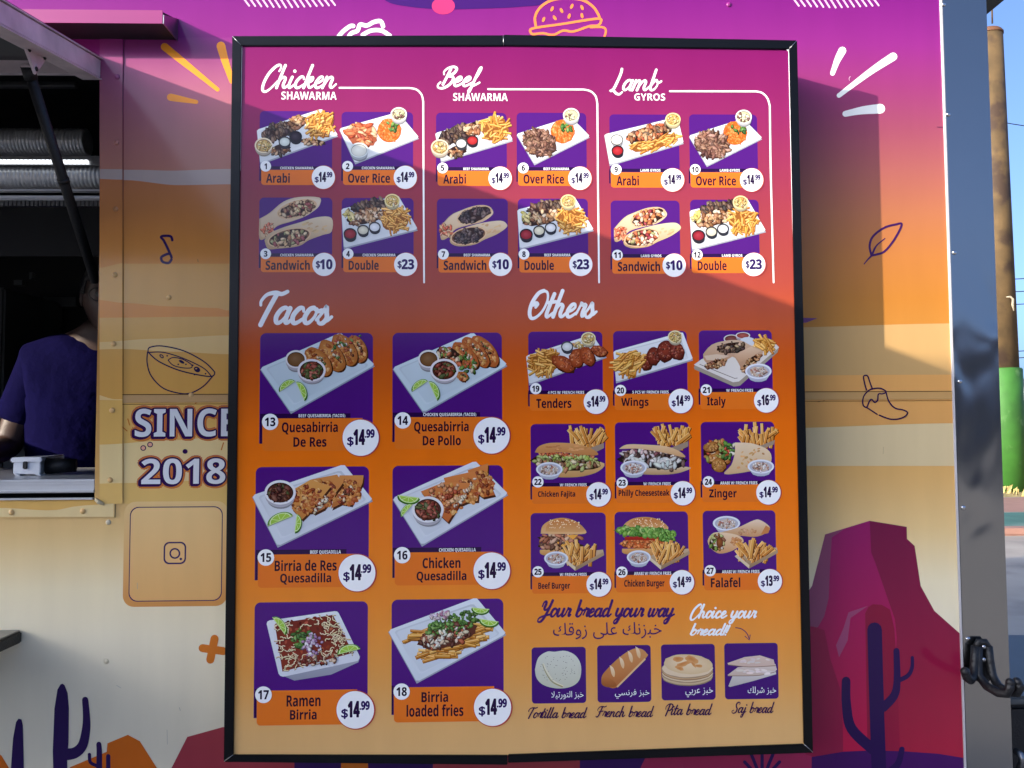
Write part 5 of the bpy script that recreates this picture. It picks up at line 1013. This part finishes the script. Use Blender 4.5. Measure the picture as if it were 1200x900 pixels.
# ---- the cards --------------------------------------------------------------------------
SM, BG = 'small', 'big'
P14 = ('14', '.99')
CARDS = [  # number, tile x0 x1 y0, split, bottom, price centre+radius, number centre+radius, subtitle (x0, x1), name box(es), price, picture, label
 (1, 304.5, 389, 130, 199, 217, (379, 208, 13.6), (311.5, 195, 6.3), ('CHICKEN SHAWARMA', 328.5, 367.5), [('Arabi', 312, 203, 339.5, 214.3)], P14, lambda a, r: arabi(a, 304.5, 130, r, 'chicken'), 'chicken platter card with dark meat, fries and a black sauce cup'),
 (2, 400.3, 484, 131, 199, 217, (475, 208, 13.6), (407.5, 195, 6.3), ('CHICKEN SHAWARMA', 424, 462.5), [('Over Rice', 408, 203, 457, 214.3)], P14, lambda a, r: over_rice(a, 400.3, 131, r, 'chicken'), 'chicken strips beside orange rice card with white sauce bowl'),
 (3, 304, 389, 231.5, 301, 319, (379.8, 310, 13.6), (311.5, 297.5, 6.3), ('CHICKEN SHAWARMA', 328.5, 367.5), [('Sandwich', 311.5, 305, 363, 316.3)], ('10', ''), lambda a, r: sandwich(a, 304, 231.5, r, 'chicken'), 'card of two pale chicken wraps filling the tile'),
 (4, 400.6, 484.6, 232, 301, 319, (475.5, 310, 13.6), (408, 297.5, 6.3), ('CHICKEN SHAWARMA', 425, 463.5), [('Double', 408.7, 305, 443.7, 316.3)], ('23', ''), lambda a, r: double(a, 400.6, 232, r, 'chicken'), 'chicken double platter card with three sauce cups'),
 (5, 511, 594, 132, 200, 218, (586, 209, 13.6), (518.7, 197, 6.3), ('BEEF SHAWARMA', 543, 573), [('Arabi', 519.5, 204, 546, 215.3)], P14, lambda a, r: arabi(a, 511, 132, r, 'beef'), 'beef platter card with fries, white and red sauce cups'),
 (6, 605.3, 687.7, 132, 200, 218, (679.4, 209, 13.6), (613.2, 197, 6.3), ('BEEF SHAWARMA', 637, 667), [('Over Rice', 613.5, 204, 661, 215.3)], P14, lambda a, r: over_rice(a, 605.3, 132, r, 'beef'), 'shredded beef beside orange rice card'),
 (7, 512, 595.4, 232.7, 301, 319.4, (586.5, 310, 13.6), (519.6, 298, 6.3), ('BEEF SHAWARMA', 543.5, 574.5), [('Sandwich', 520, 305, 570, 316.5)], ('10', ''), lambda a, r: sandwich(a, 512, 232.7, r, 'beef'), 'card of two wraps with dark beef filling'),
 (8, 606.8, 689.5, 232.7, 301, 319.4, (680.6, 310, 13.6), (614, 298, 6.3), ('BEEF SHAWARMA', 638, 668.5), [('Double', 614.7, 305, 649, 316.5)], ('23', ''), lambda a, r: double(a, 606.8, 232.7, r, 'beef'), 'beef double platter card with three sauce cups'),
 (9, 714, 796.6, 134, 201.8, 220, (788, 211, 13.6), (722, 198.8, 6.3), ('LAMB GYROS', 750.5, 774), [('Arabi', 722.5, 206, 748.7, 217.5)], P14, lambda a, r: arabi(a, 714, 134, r, 'lamb'), 'lamb platter card with sauce cups at the left end'),
 (10, 807.3, 888.6, 134, 201.8, 220, (880.6, 211, 13.6), (814.6, 198.8, 6.3), ('LAMB GYROS', 843.5, 867), [('Over Rice', 815.5, 206, 862.5, 217.5)], P14, lambda a, r: over_rice(a, 807.3, 134, r, 'lamb'), 'shredded lamb beside orange rice card'),
 (11, 715.5, 797.4, 235, 302, 320.8, (789.9, 311, 13.6), (723.4, 299, 6.3), ('LAMB GYROS', 751, 775), [('Sandwich', 724, 306.5, 773.5, 317.8)], ('10', ''), lambda a, r: sandwich(a, 715.5, 235, r, 'lamb'), 'card of two lamb wraps with orange and white filling'),
 (12, 808.6, 890.5, 234, 301.6, 320, (883, 310, 13.6), (817, 298.7, 6.3), ('LAMB GYROS', 846, 870), [('Double', 817.5, 305.5, 851.5, 316.8)], ('23', ''), lambda a, r: double(a, 808.6, 234, r, 'lamb'), 'lamb double platter card with three sauce cups'),
 (13, 305, 436.7, 390.4, 490.4, 528, (422.7, 513, 21.2), (316.7, 494.4, 9.6), ('BEEF QUESABIRRIA (TACOS)', 350, 404.5), [('Quesabirria', 330.5, 494.5, 395.8, 508.8), ('De Res', 344, 512.5, 382.5, 523.5)], P14, lambda a, r: tacos(a, r, 'beef'), 'beef tacos card with two sauce cups and lime wedges'),
 (14, 460, 588.6, 390, 489, 526, (576, 510.4, 21.2), (472, 492.7, 9.6), ('CHICKEN QUESABIRRIA (TACOS)', 496, 558), [('Quesabirria', 485.3, 494, 549.2, 507.8), ('De Pollo', 495.5, 510.3, 540, 521.7)], P14, lambda a, r: tacos(a, r, 'chicken'), 'chicken tacos card with two sauce cups and lime wedges'),
 (15, 299.8, 432, 547.4, 650, 687.7, (418.4, 671.3, 21.6), (311.7, 653.3, 9.7), ('BEEF QUESADILLA', 363.5, 399.5), [('Birria de Res', 322, 656.5, 394.5, 668.6), ('Quesadilla', 328.5, 672, 388, 684.5)], P14, lambda a, r: quesadilla(a, r, 'beef'), 'folded beef quesadilla card with limes below the sauce bowl'),
 (16, 460, 590, 546, 647.5, 685, (576.3, 668.8, 21.4), (471.4, 650.5, 9.6), ('CHICKEN QUESADILLA', 514.5, 557.5), [('Chicken', 495.3, 653.5, 539.5, 665.5), ('Quesadilla', 488.3, 669.5, 546.5, 682)], P14, lambda a, r: quesadilla(a, r, 'chicken'), 'chicken quesadilla card with limes above the sauce bowl'),
 (17, 298.5, 430.7, 706, 809.4, 848.7, (416.4, 831.7, 22), (308.9, 814, 9.8), None, [('Ramen', 336, 815, 375.5, 827.5), ('Birria', 340, 831.5, 371, 843)], P14, lambda a, r: ramen(a, r), 'square bowl of ramen card'),
 (18, 459, 590.4, 702.8, 805.6, 845, (577.2, 828.8, 21.8), (470.7, 810.3, 9.6), None, [('Birria', 494, 810.5, 525, 822.5), ('loaded fries', 476.5, 826, 543, 839)], P14, lambda a, r: loaded(a, r), 'loaded fries card with chopped herbs and limes'),
 (19, 619, 706.7, 388.7, 462, 481, (698.3, 470.8, 14.4), (627.8, 455.5, 6.6), ('4 PCS W/ FRENCH FRIES', 642, 684.5), [('Tenders', 628.5, 467, 669.5, 478)], P14, lambda a, r: tenders(a, r), 'breaded tenders and fries card'),
 (20, 718.4, 806, 388, 461.6, 480.3, (797.6, 470, 14.3), (727, 457.6, 6.6), ('5 PCS W/ FRENCH FRIES', 741, 783.5), [('Wings', 728, 466, 760, 478.5)], P14, lambda a, r: wings(a, r), 'dark wings and fries card'),
 (21, 818.7, 906, 387.3, 459.6, 479.3, (897.7, 469.3, 14.3), (827.5, 457, 6.6), ('W/ FRENCH FRIES', 851, 882.5), [('Italy', 828.5, 465, 850.5, 478)], ('16', '.99'), lambda a, r: italy(a, r), 'toasted sandwich on a board card'),
 (22, 621.7, 710, 497, 570.3, 590, (701.3, 579.4, 14.3), (630.3, 564.7, 6.6), ('W/ FRENCH FRIES', 656, 687.5), [('Chicken Fajita', 630.5, 575.5, 674, 584)], P14, lambda a, r: sub_(a, 621.7, 497, r, 'chicken'), 'long roll with chicken and lettuce card'),
 (23, 720.4, 808.3, 495, 569, 589, (800, 578, 14.2), (729, 565.7, 6.6), ('W/ FRENCH FRIES', 754, 786), [('Philly Cheesesteak', 725, 574, 784.5, 583)], P14, lambda a, r: sub_(a, 720.4, 495, r, 'beef'), 'long roll with dark steak and white cheese card'),
 (24, 821, 909, 494.6, 568, 588, (900.3, 577, 14.3), (830, 564.6, 6.6), ('ARABI W/ FRENCH FRIES', 844, 887.5), [('Zinger', 831, 573, 863.3, 585.7)], P14, lambda a, r: zinger(a, 821, 494.6, r), 'open wrap with breaded chicken and tomato card'),
 (25, 621.7, 710.7, 601.3, 675.3, 695, (701.7, 684.7, 14.5), (630.4, 670, 6.6), ('W/ FRENCH FRIES', 656, 687.5), [('Beef Burger', 630.8, 682.5, 668, 692)], P14, lambda a, r: burger(a, 621.7, 601.3, r, 'beef'), 'double beef burger card with cheese'),
 (26, 720, 807.4, 600, 674, 693.5, (799, 682.3, 14.3), (728.7, 670.4, 6.6), ('ARABI W/ FRENCH FRIES', 743, 786.5), [('Chicken Burger', 731.5, 679.5, 778.7, 689.5)], P14, lambda a, r: burger(a, 720, 600, r, 'chicken'), 'breaded chicken burger card with green lettuce'),
 (27, 823.3, 910.3, 598.7, 672, 691, (902, 681, 14.2), (832, 668.7, 6.6), ('ARABI W/ FRENCH FRIES', 846, 890), [('Falafel', 833, 677, 867.5, 688)], ('13', '.99'), lambda a, r: falafel(a, 823.3, 598.7, r), 'cut falafel wrap with fries card')]
for n, x0, x1, y0, ys, yb, (pcx, pcy, pr_), (ncx, ncy, nr), sub, names, (pmain, pdec), pic, lab in CARDS:
    big = pr_ > 18; r = random.Random(100+n)
    a = Art(YP, .0001); a.rrect(x0, y0, x1, yb-(5 if not big else 9), 5.5 if not big else 7, TILE, '1100'); h = (4.2 if not big else 5.5)
    if sub: a.rrect(x0, ys-h, x1-(14 if not big else 26), ys, .1, DTILE, '0000')
    card = a.build('menu_card', M['print'], board); card['label'] = lab
    a = Art(YP, .0003); pic(a, r); a.build('food_picture', M['print'], card)
    a = Art(YP, .0002); a.rrect(x0-.2, ys-2, x0+(2.2 if big else 1.6), yb-(5 if not big else 8), .1, DTILE, '0000')
    a.rrect(x0+1.8 if not big else x0+2.6, ys, pcx+2, yb, 3.4 if not big else 4.5, ORANGE, '0011')
    if sub: a.text(sub[0], sub[1], ys-h+.5, sub[2], ys-.5, WHITE)
    for t, ax, ay, bx, by in names: a.text(t, ax, ay, bx, by, (44, 12, 36), .12)
    a.build('name_label', M['print'], card)
    a = Art(YP, .0010); a.ellipse(pcx+.6, pcy+.2, pr_*1.05, pr_*1.05, (178, 64, 58), n=40); a.ellipse(pcx, pcy, pr_, pr_, WHITE, n=48)
    k = pr_/14.0
    if pdec:
        a.text('$', pcx-10.2*k, pcy-.6*k, pcx-5.6*k, pcy+6.6*k, PURPLE, .22*k); a.text(pmain, pcx-5.2*k, pcy-6.2*k, pcx+3.0*k, pcy+5.2*k, (36, 12, 52), .42*k); a.text(pdec, pcx+3.4*k, pcy-6.4*k, pcx+10.6*k, pcy-.2*k, PURPLE, .25*k)
    else: a.text('$', pcx-9.6*k, pcy-4.2*k, pcx-5.0*k, pcy+5.0*k, PURPLE, .25); a.text(pmain, pcx-4.6*k, pcy-6*k, pcx+9.8*k, pcy+5.6*k, PURPLE, .4)
    a.build('price_badge', M['print'], card)
    a = Art(YP, .0010); a.ellipse(ncx, ncy, nr, nr, WHITE, n=32); t = str(n); wd = nr*(.62 if len(t) > 1 else .2 if t == '1' else .3); a.text(t, ncx-wd, ncy-nr*.52, ncx+wd, ncy+nr*.52, (26, 12, 36), .2); a.build('number_badge', M['print'], card)

# bread tiles
def tortilla(a, ox, oy, r):
    a.poly(catmull([(ox+4, oy+26), (ox+8, oy+12), (ox+18, oy+5), (ox+27, oy+5), (ox+40, oy+4), (ox+52, oy+10), (ox+58, oy+22), (ox+56, oy+38), (ox+46, oy+46), (ox+30, oy+48), (ox+14, oy+44), (ox+6, oy+36), (ox+4, oy+26)], 4), (204, 206, 190), (186, 186, 164)); a.line([(ox+13, oy+20), (ox+16, oy+28), (ox+24, oy+40), (ox+36, oy+46)], 1.6, (150, 140, 92), taper=(.4, 1)); a.line([(ox+14, oy+19), (ox+18, oy+28), (ox+26, oy+39), (ox+37, oy+45)], .9, (222, 214, 176))
    for i in range(60): t, q = r.uniform(0, 6.3), math.sqrt(r.random()); a.ellipse(ox+32+23*q*math.cos(t), oy+25+18*q*math.sin(t), .5, .45, (110, 112, 104), n=6)
def french(a, ox, oy, r):
    a.poly(catmull([(ox+5, oy+40), (ox+8, oy+32), (ox+26, oy+14), (ox+42, oy+4), (ox+52, oy+4), (ox+58, oy+9), (ox+57, oy+15), (ox+26, oy+47), (ox+14, oy+49), (ox+6, oy+46), (ox+5, oy+40)], 4), (200, 140, 84), (166, 98, 48)); a.line([(ox+24, oy+48), (ox+56, oy+16)], 2, (214, 176, 130)); a.poly(catmull([(ox+5, oy+40), (ox+10, oy+37), (ox+18, oy+40), (ox+23, oy+47), (ox+14, oy+49), (ox+6, oy+46), (ox+5, oy+40)], 4), (176, 108, 54), (140, 80, 36))
    for x, y in ((18, 28), (29, 18), (39, 11), (48, 6)): a.poly(catmull([(ox+x-3, oy+y-5), (ox+x+1, oy+y-2), (ox+x+3, oy+y+4), (ox+x+2, oy+y+9), (ox+x-1, oy+y+5), (ox+x-3, oy+y-5)], 3), (226, 204, 166), (206, 170, 120))
def pita(a, ox, oy, r):
    for dy, c in ((15, (190, 168, 132)), (11, (206, 184, 148)), (8, (186, 152, 112)), (5, (214, 192, 158))): a.ellipse(ox+31, oy+24+dy*.9, 30, 11, mix(c, (90, 60, 40), .45), n=30, jit=.02, rnd=r); a.ellipse(ox+31, oy+23.2+dy*.9, 29.6, 10.6, c, n=30, jit=.02, rnd=r)
    a.ellipse(ox+32, oy+23, 29, 11.5, (206, 178, 136), mid=(226, 204, 166), rot=.06, n=30, jit=.03, rnd=r)
    for x, y, rx, ry, th in ((20, 17, 6, 3, 0), (36, 17, 8, 4, .4), (26, 23, 9, 2.6, -.3), (44, 25, 5, 2, .1), (22, 28, 5, 2, .2), (38, 23, 5, 1.6, .8)): a.ellipse(ox+x, oy+y, rx, ry, (206, 150, 92), mid=(186, 118, 60), rot=th, n=14, jit=.2, rnd=r)
def saj(a, ox, oy, r):
    a.poly([(ox+5, oy+50), (ox+10, oy+38), (ox+60, oy+27), (ox+61, oy+36), (ox+34, oy+44), (ox+7, oy+51)], (208, 202, 196), (176, 168, 160)); a.poly([(ox+4, oy+37), (ox+16, oy+28), (ox+60, oy+24), (ox+62, oy+31), (ox+40, oy+38), (ox+5, oy+38)], (206, 192, 180), (190, 168, 150)); a.poly([(ox+4, oy+23), (ox+24, oy+16), (ox+42, oy+14), (ox+58, oy+19), (ox+60, oy+27), (ox+30, oy+28), (ox+5, oy+25)], (206, 182, 166), (196, 170, 152)); a.line([(ox+5, oy+38), (ox+40, oy+37.5), (ox+61, oy+33)], .8, (130, 104, 90)); a.line([(ox+5, oy+25), (ox+30, oy+27.5), (ox+60, oy+26)], .8, (130, 104, 90))
    for i in range(26): a.ellipse(ox+r.uniform(16, 56), oy+r.choice([20, 23, 31, 34])+r.uniform(-2, 2), r.uniform(2, 5), r.uniform(.8, 1.6), jit((216, 204, 194), r, 14), rot=r.uniform(-.3, .3), n=8)
BREADS = [('Tortilla bread', '\ufefc\ufef4\ufe97\ufead\u0648\ufe98\ufedf\u0627 \ufeaf\ufe92\ufea7', 622.9, 758.7, 687, 823.7, (646, 810, 684, 819), (618.5, 828, 688.5, 842.5), tortilla, 'tortilla tile with a folded speckled flatbread'),
          ('French bread', '\ufef2\ufeb4\ufee7\ufead\ufed3 \ufeaf\ufe92\ufea7', 699.6, 756.5, 763.3, 822.5, (720.5, 808, 761, 818), (697.5, 826.5, 766.5, 841), french, 'french bread tile with a scored brown loaf'),
          ('Pita bread', '\ufef2\ufe91\ufead\ufecb \ufeaf\ufe92\ufea7', 774.5, 755.3, 838.7, 819.9, (803, 806, 835.5, 816.5), (779, 824, 835, 839.5), pita, 'pita tile with a stack of browned rounds'),
          ('Saj bread', '\ufeda\ufe8d\ufead\ufeb7 \ufeaf\ufe92\ufea7', 848.5, 754, 912.6, 818.7, (876, 804.5, 909.5, 814), (857, 822, 907.5, 841), saj, 'saj tile with folded thin white sheets')]
for nm, ar, x0, y0, x1, y1, tb_, nb, fn, lab in BREADS:
    a = Art(YP, .0001); a.rrect(x0, y0, x1, y1, 4, (62, 18, 104)); card = a.build('bread_card', M['print'], board); card['label'] = lab
    a = Art(YP, .0003); fn(a, x0, y0, random.Random(7)); a.build('food_picture', M['print'], card)
    a = Art(YP, .0010); a.text(ar, *tb_, WHITE, face=None); a.script(nm, *nb, (56, 18, 66), .125, .5); a.build('name_label', M['print'], card)

# ------------------------------------------------------------------ the vendor and the things on the counter
def skinned(name, pts, edges, root, mat, parent=None, sub=2):
    """one continuous surface grown round a skeleton: pts = [(co, radius or (rx, ry))]"""
    me = bpy.data.meshes.new(name); me.from_pydata([tuple(p[0]) for p in pts], edges, []); o = link(name, me)
    mo = o.modifiers.new('skin', 'SKIN'); mo.use_smooth_shade = True
    for i, p in enumerate(pts):
        q = p[1] if isinstance(p[1], tuple) else (p[1], p[1]); me.skin_vertices[0].data[i].radius = q; me.skin_vertices[0].data[i].use_root = (i == root)
    s_ = o.modifiers.new('sub', 'SUBSURF'); s_.levels = sub; s_.render_levels = sub
    bpy.context.view_layer.update()
    nm = bpy.data.meshes.new_from_object(o.evaluated_get(bpy.context.evaluated_depsgraph_get()))
    o.modifiers.clear(); o.data = nm; bpy.data.meshes.remove(me)
    nm.materials.clear(); nm.materials.append(mat)
    for f in nm.polygons: f.use_smooth = True
    if parent is not None: o.parent = parent; o.matrix_parent_inverse = parent.matrix_world.inverted()
    return o
M['skin'] = material('brown_skin', (66, 47, 40), .5, 0, .06, 20, .05, 200)
M['navy'] = material('navy_cotton', (9, 7, 52), .9, 0, .15, 9, .9, 16, spec=.05)
M['trousers'] = material('dark_trousers', (30, 30, 34), .85, 0, .1, 9)
M['hair'] = material('dark_hair', (22, 18, 16), .6, 0, .2, 60, .3, 150)
PY0 = .80
def W3(px, py, y=PY0): return at(px, py, y)
fl_z = .60
hip = W3(92, 640, .86); hip.z = max(hip.z, .60+.62); chest = W3(92, 470, .82); neck = W3(118, 392, .78); head = W3(127, 352, .74)
rsh, rel_, rwr = W3(50, 425, .80), W3(8, 525, .76), W3(-22, 556, .55); rwr.z = cz + .035
lsh, lel, lwr = W3(146, 430, .84), W3(190, 520, .84), W3(176, 560, .58); lwr.z = cz + .035
P = [(hip, (.15, .11)), (hip.lerp(chest, .5), (.145, .11)), (chest, (.165, .12)), (chest.lerp(neck, .62), (.12, .085)), (neck, (.058, .058)), (neck.lerp(head, .45), (.055, .06)),
     (rsh, .066), (rsh.lerp(rel_, .5), .054), (rel_, .043), (rel_.lerp(rwr, .5), .040), (rwr, .028),
     (lsh, .066), (lsh.lerp(lel, .5), .054), (lel, .043), (lel.lerp(lwr, .5), .040), (lwr, .028)]
Ed = [(0, 1), (1, 2), (2, 3), (3, 4), (4, 5), (3, 6), (6, 7), (7, 8), (8, 9), (9, 10), (3, 11), (11, 12), (12, 13), (13, 14), (14, 15)]
for sgn in (-1, 1):
    k = len(P); hx = hip + Vector((sgn*.09, .0, -.06)); kn = Vector((hx.x+sgn*.02, hip.y+.02, .60+.36)); an = Vector((kn.x, hip.y+.10, .60+.06)); to = Vector((kn.x+sgn*.02, hip.y-.08, .60+.035))
    P += [(hx, .085), (kn, .058), (an, .042), (to, .036)]; Ed += [(0, k), (k, k+1), (k+1, k+2), (k+2, k+3)]
body = skinned('person', P, Ed, 0, M['skin'])
tag(body, 'vendor in a navy blue t-shirt leaning over the counter inside the serving window', 'person')
# head, in the same continuous body: shaped ovoid joined into the body mesh
def head_mesh():
    t = bmesh.new(); bmesh.ops.create_uvsphere(t, u_segments=28, v_segments=20, radius=1)
    for v in t.verts:
        x, y, z = v.co; v.co = Vector((x*.075*(1-.22*max(0, -z)**1.5), y*.098*(1-.10*max(0, -z)), z*.118))
        if y < -.2: v.co.y -= .006*max(0, 1-abs(z+.1)*3)
    for c, r_, sc in (((0, -.102, -.012), .016, (.9, 1.2, 1.5)), ((-.074, .008, -.005), .022, (.35, .8, 1.3)), ((.074, .008, -.005), .022, (.35, .8, 1.3)), ((0, -.088, -.055), .02, (1.3, .5, .4))):
        u = bmesh.new(); bmesh.ops.create_uvsphere(u, u_segments=12, v_segments=8, radius=r_)
        for v in u.verts: v.co = Vector((v.co.x*sc[0]+c[0], v.co.y*sc[1]+c[1], v.co.z*sc[2]+c[2]))
        mm = bpy.data.meshes.new('u'); u.to_mesh(mm); u.free(); t.from_mesh(mm); bpy.data.meshes.remove(mm)
    for f in t.faces: f.smooth = True
    return t
HR = Matrix.Rotation(math.radians(28), 4, 'Z') @ Matrix.Rotation(math.radians(10), 4, 'X')
hm = head_mesh(); hm.transform(Matrix.Translation(head+Vector((0, 0, .01))) @ HR)
bm = bmesh.new(); bm.from_mesh(body.data)
mm = bpy.data.meshes.new('u'); hm.to_mesh(mm); hm.free(); bm.from_mesh(mm); bpy.data.meshes.remove(mm)
# hands with five fingers
def hand(bm, wr, d, side):
    palm = wr + d*.05; pal_t = bmesh.new(); bmesh.ops.create_uvsphere(pal_t, u_segments=14, v_segments=10, radius=1)
    q = d.to_track_quat('Y', 'Z').to_matrix().to_4x4()
    for v in pal_t.verts: v.co = Vector((v.co.x*.042, v.co.y*.055, v.co.z*.016))
    pal_t.transform(Matrix.Translation(palm) @ q); mm = bpy.data.meshes.new('u'); pal_t.to_mesh(mm); pal_t.free(); bm.from_mesh(mm); bpy.data.meshes.remove(mm)
    r3 = q.to_3x3() @ Vector((1, 0, 0))
    for k, (off, ln) in enumerate(((-.030, .062), (-.010, .075), (.010, .07), (.029, .054))):
        mb = MB(); a0 = palm + r3*off + d*.04; mb.tube([a0, a0+d*ln*.45+Vector((0, 0, .008)), a0+d*ln*.8+Vector((0, 0, .0)), a0+d*ln+Vector((0, 0, -.010))], [.010, .0095, .0085, .006], 10)
        mm = bpy.data.meshes.new('u'); mb.bm.to_mesh(mm); mb.bm.free(); bm.from_mesh(mm); bpy.data.meshes.remove(mm)
    mb = MB(); a0 = palm + r3*.034*side - d*.02; mb.tube([a0, a0+r3*.03*side+d*.02, a0+r3*.042*side+d*.05], [.013, .011, .008], 10)
    mm = bpy.data.meshes.new('u'); mb.bm.to_mesh(mm); mb.bm.free(); bm.from_mesh(mm); bpy.data.meshes.remove(mm)
hand(bm, rwr, Vector((-.25, -1, 0)).normalized(), 1); hand(bm, lwr, Vector((-.2, -1, 0)).normalized(), -1)
for f in bm.faces: f.smooth = True
bm.to_mesh(body.data); bm.free()
# clothing and hair
sh = [(hip+Vector((0, 0, -.02)), (.165, .125)), (hip.lerp(chest, .5), (.162, .127)), (chest, (.182, .137)), (chest.lerp(neck, .68), (.140, .10)), (chest.lerp(neck, .97), (.078, .075)),
      (rsh, .084), (rsh.lerp(rel_, .45), .074), (rsh.lerp(rel_, .78), .075), (lsh, .084), (lsh.lerp(lel, .45), .074), (lsh.lerp(lel, .78), .075)]
skinned('t_shirt', sh, [(0, 1), (1, 2), (2, 3), (3, 4), (3, 5), (5, 6), (6, 7), (3, 8), (8, 9), (9, 10)], 0, M['navy'], body)
k0 = []; e0 = [];
for sgn in (-1, 1):
    k = len(k0); hx = hip + Vector((sgn*.085, .0, -.06)); kn = Vector((hx.x+sgn*.02, hip.y+.02, .60+.36)); an = Vector((kn.x, hip.y+.10, .60+.10))
    k0 += [(hx, .105), (kn, .078), (an, .07)]; e0 += [(k, k+1), (k+1, k+2)]
k0.append((hip+Vector((0, 0, .0)), (.15, .12))); e0 += [(0, 6), (3, 6)]
skinned('trousers', k0, e0, 6, M['trousers'], body)
t = bmesh.new(); bmesh.ops.create_uvsphere(t, u_segments=28, v_segments=18, radius=1)
for v in t.verts:
    x, y, z = v.co; v.co = Vector((x*.081, y*.104+.006, z*.124+.006))
bmesh.ops.delete(t, geom=[v for v in t.verts if (v.co.z < -.035) or (v.co.y < -.055 and v.co.z < .06) or (v.co.y < .0 and v.co.z < .0)], context='VERTS')
t.transform(Matrix.Translation(head+Vector((0, 0, .01))) @ HR)
for f in t.faces: f.smooth = True
b = MB(); b.merge(t); hr = b.build('hair', M['hair'], body); sm = hr.modifiers.new('thick', 'SOLIDIFY'); sm.thickness = .006
HM4 = Matrix.Translation(head+Vector((0, 0, .01))) @ HR
b = MB()
for s_ in (-1, 1): b.tube([HM4 @ Vector((s_*.072, -.07, .012)), HM4 @ Vector((s_*.079, -.02, .014)), HM4 @ Vector((s_*.078, .03, .002))], .0022, 8)
for s_ in (-1, 1): b.tube([HM4 @ Vector((s_*.034+.027*math.cos(a_*.5236), -.106+.01*abs(math.cos(a_*.5236)), .01+.02*math.sin(a_*.5236))) for a_ in range(13)], .002, 8)
b.build('spectacles', M['black'], body)
for s_ in (-1, 1): b = MB(); b.ball(HM4 @ Vector((s_*.031, -.089, .010)), .0125, (1, .6, .7)); b.build('eye', M['dimgrey'], body)

# white plastic box with a slot standing on the counter
Yb = .16; z0 = cz + .0005
x0, x1 = X(13, 550, Yb), X(49, 550, Yb); zt = Z(536, 30, Yb)
bx = tag(empty('plastic_box', ((x0+x1)/2+.05, Yb+.08, z0)), 'white plastic box with a small dark keyhole slot standing on the steel counter', 'box')
b = MB(); inx = .004
x2 = X(82, 545, .42)
b.prism([(x0+inx, Yb, z0+.004), (x1-inx, Yb, z0+.004), (x2-inx, Yb+.22, z0+.004), (x0+.02, Yb+.22, z0+.004)], (0, 0, (zt-z0)*.72-.004), .002); b.build('tray', M['white_plastic'], bx)
b = MB(); b.prism([(x0-.001, Yb-.004, z0+(zt-z0)*.73), (x1+.001, Yb-.004, z0+(zt-z0)*.73), (x2, Yb+.224, z0+(zt-z0)*.73), (x0+.014, Yb+.224, z0+(zt-z0)*.73)], (0, 0, (zt-z0)*.27), .0025); b.build('lid', M['white_plastic'], bx)
b = MB(); cxk = X(30, 546, Yb); b.box((cxk-.005, Yb-.0055, z0+(zt-z0)*.36), (cxk+.006, Yb-.0005, z0+(zt-z0)*.80), .002); b.build('latch_slot', M['black'], bx)
for xx in (x0+.012, x1-.012): b = MB(); b.box((xx-.006, Yb+.006, z0), (xx+.006, Yb+.03, z0+.0038)); b.build('foot', M['white_plastic'], bx)
b = MB(); q = X(68, 550, .2); b.tube([Vector((q-.03, .2, z0+.022)), Vector((q+.035, .22, z0+.022))], [.020, .016], 14); roll = tag(b.build('cable_coil', M['black']), 'small dark coil lying on the counter behind the white box', 'cable')
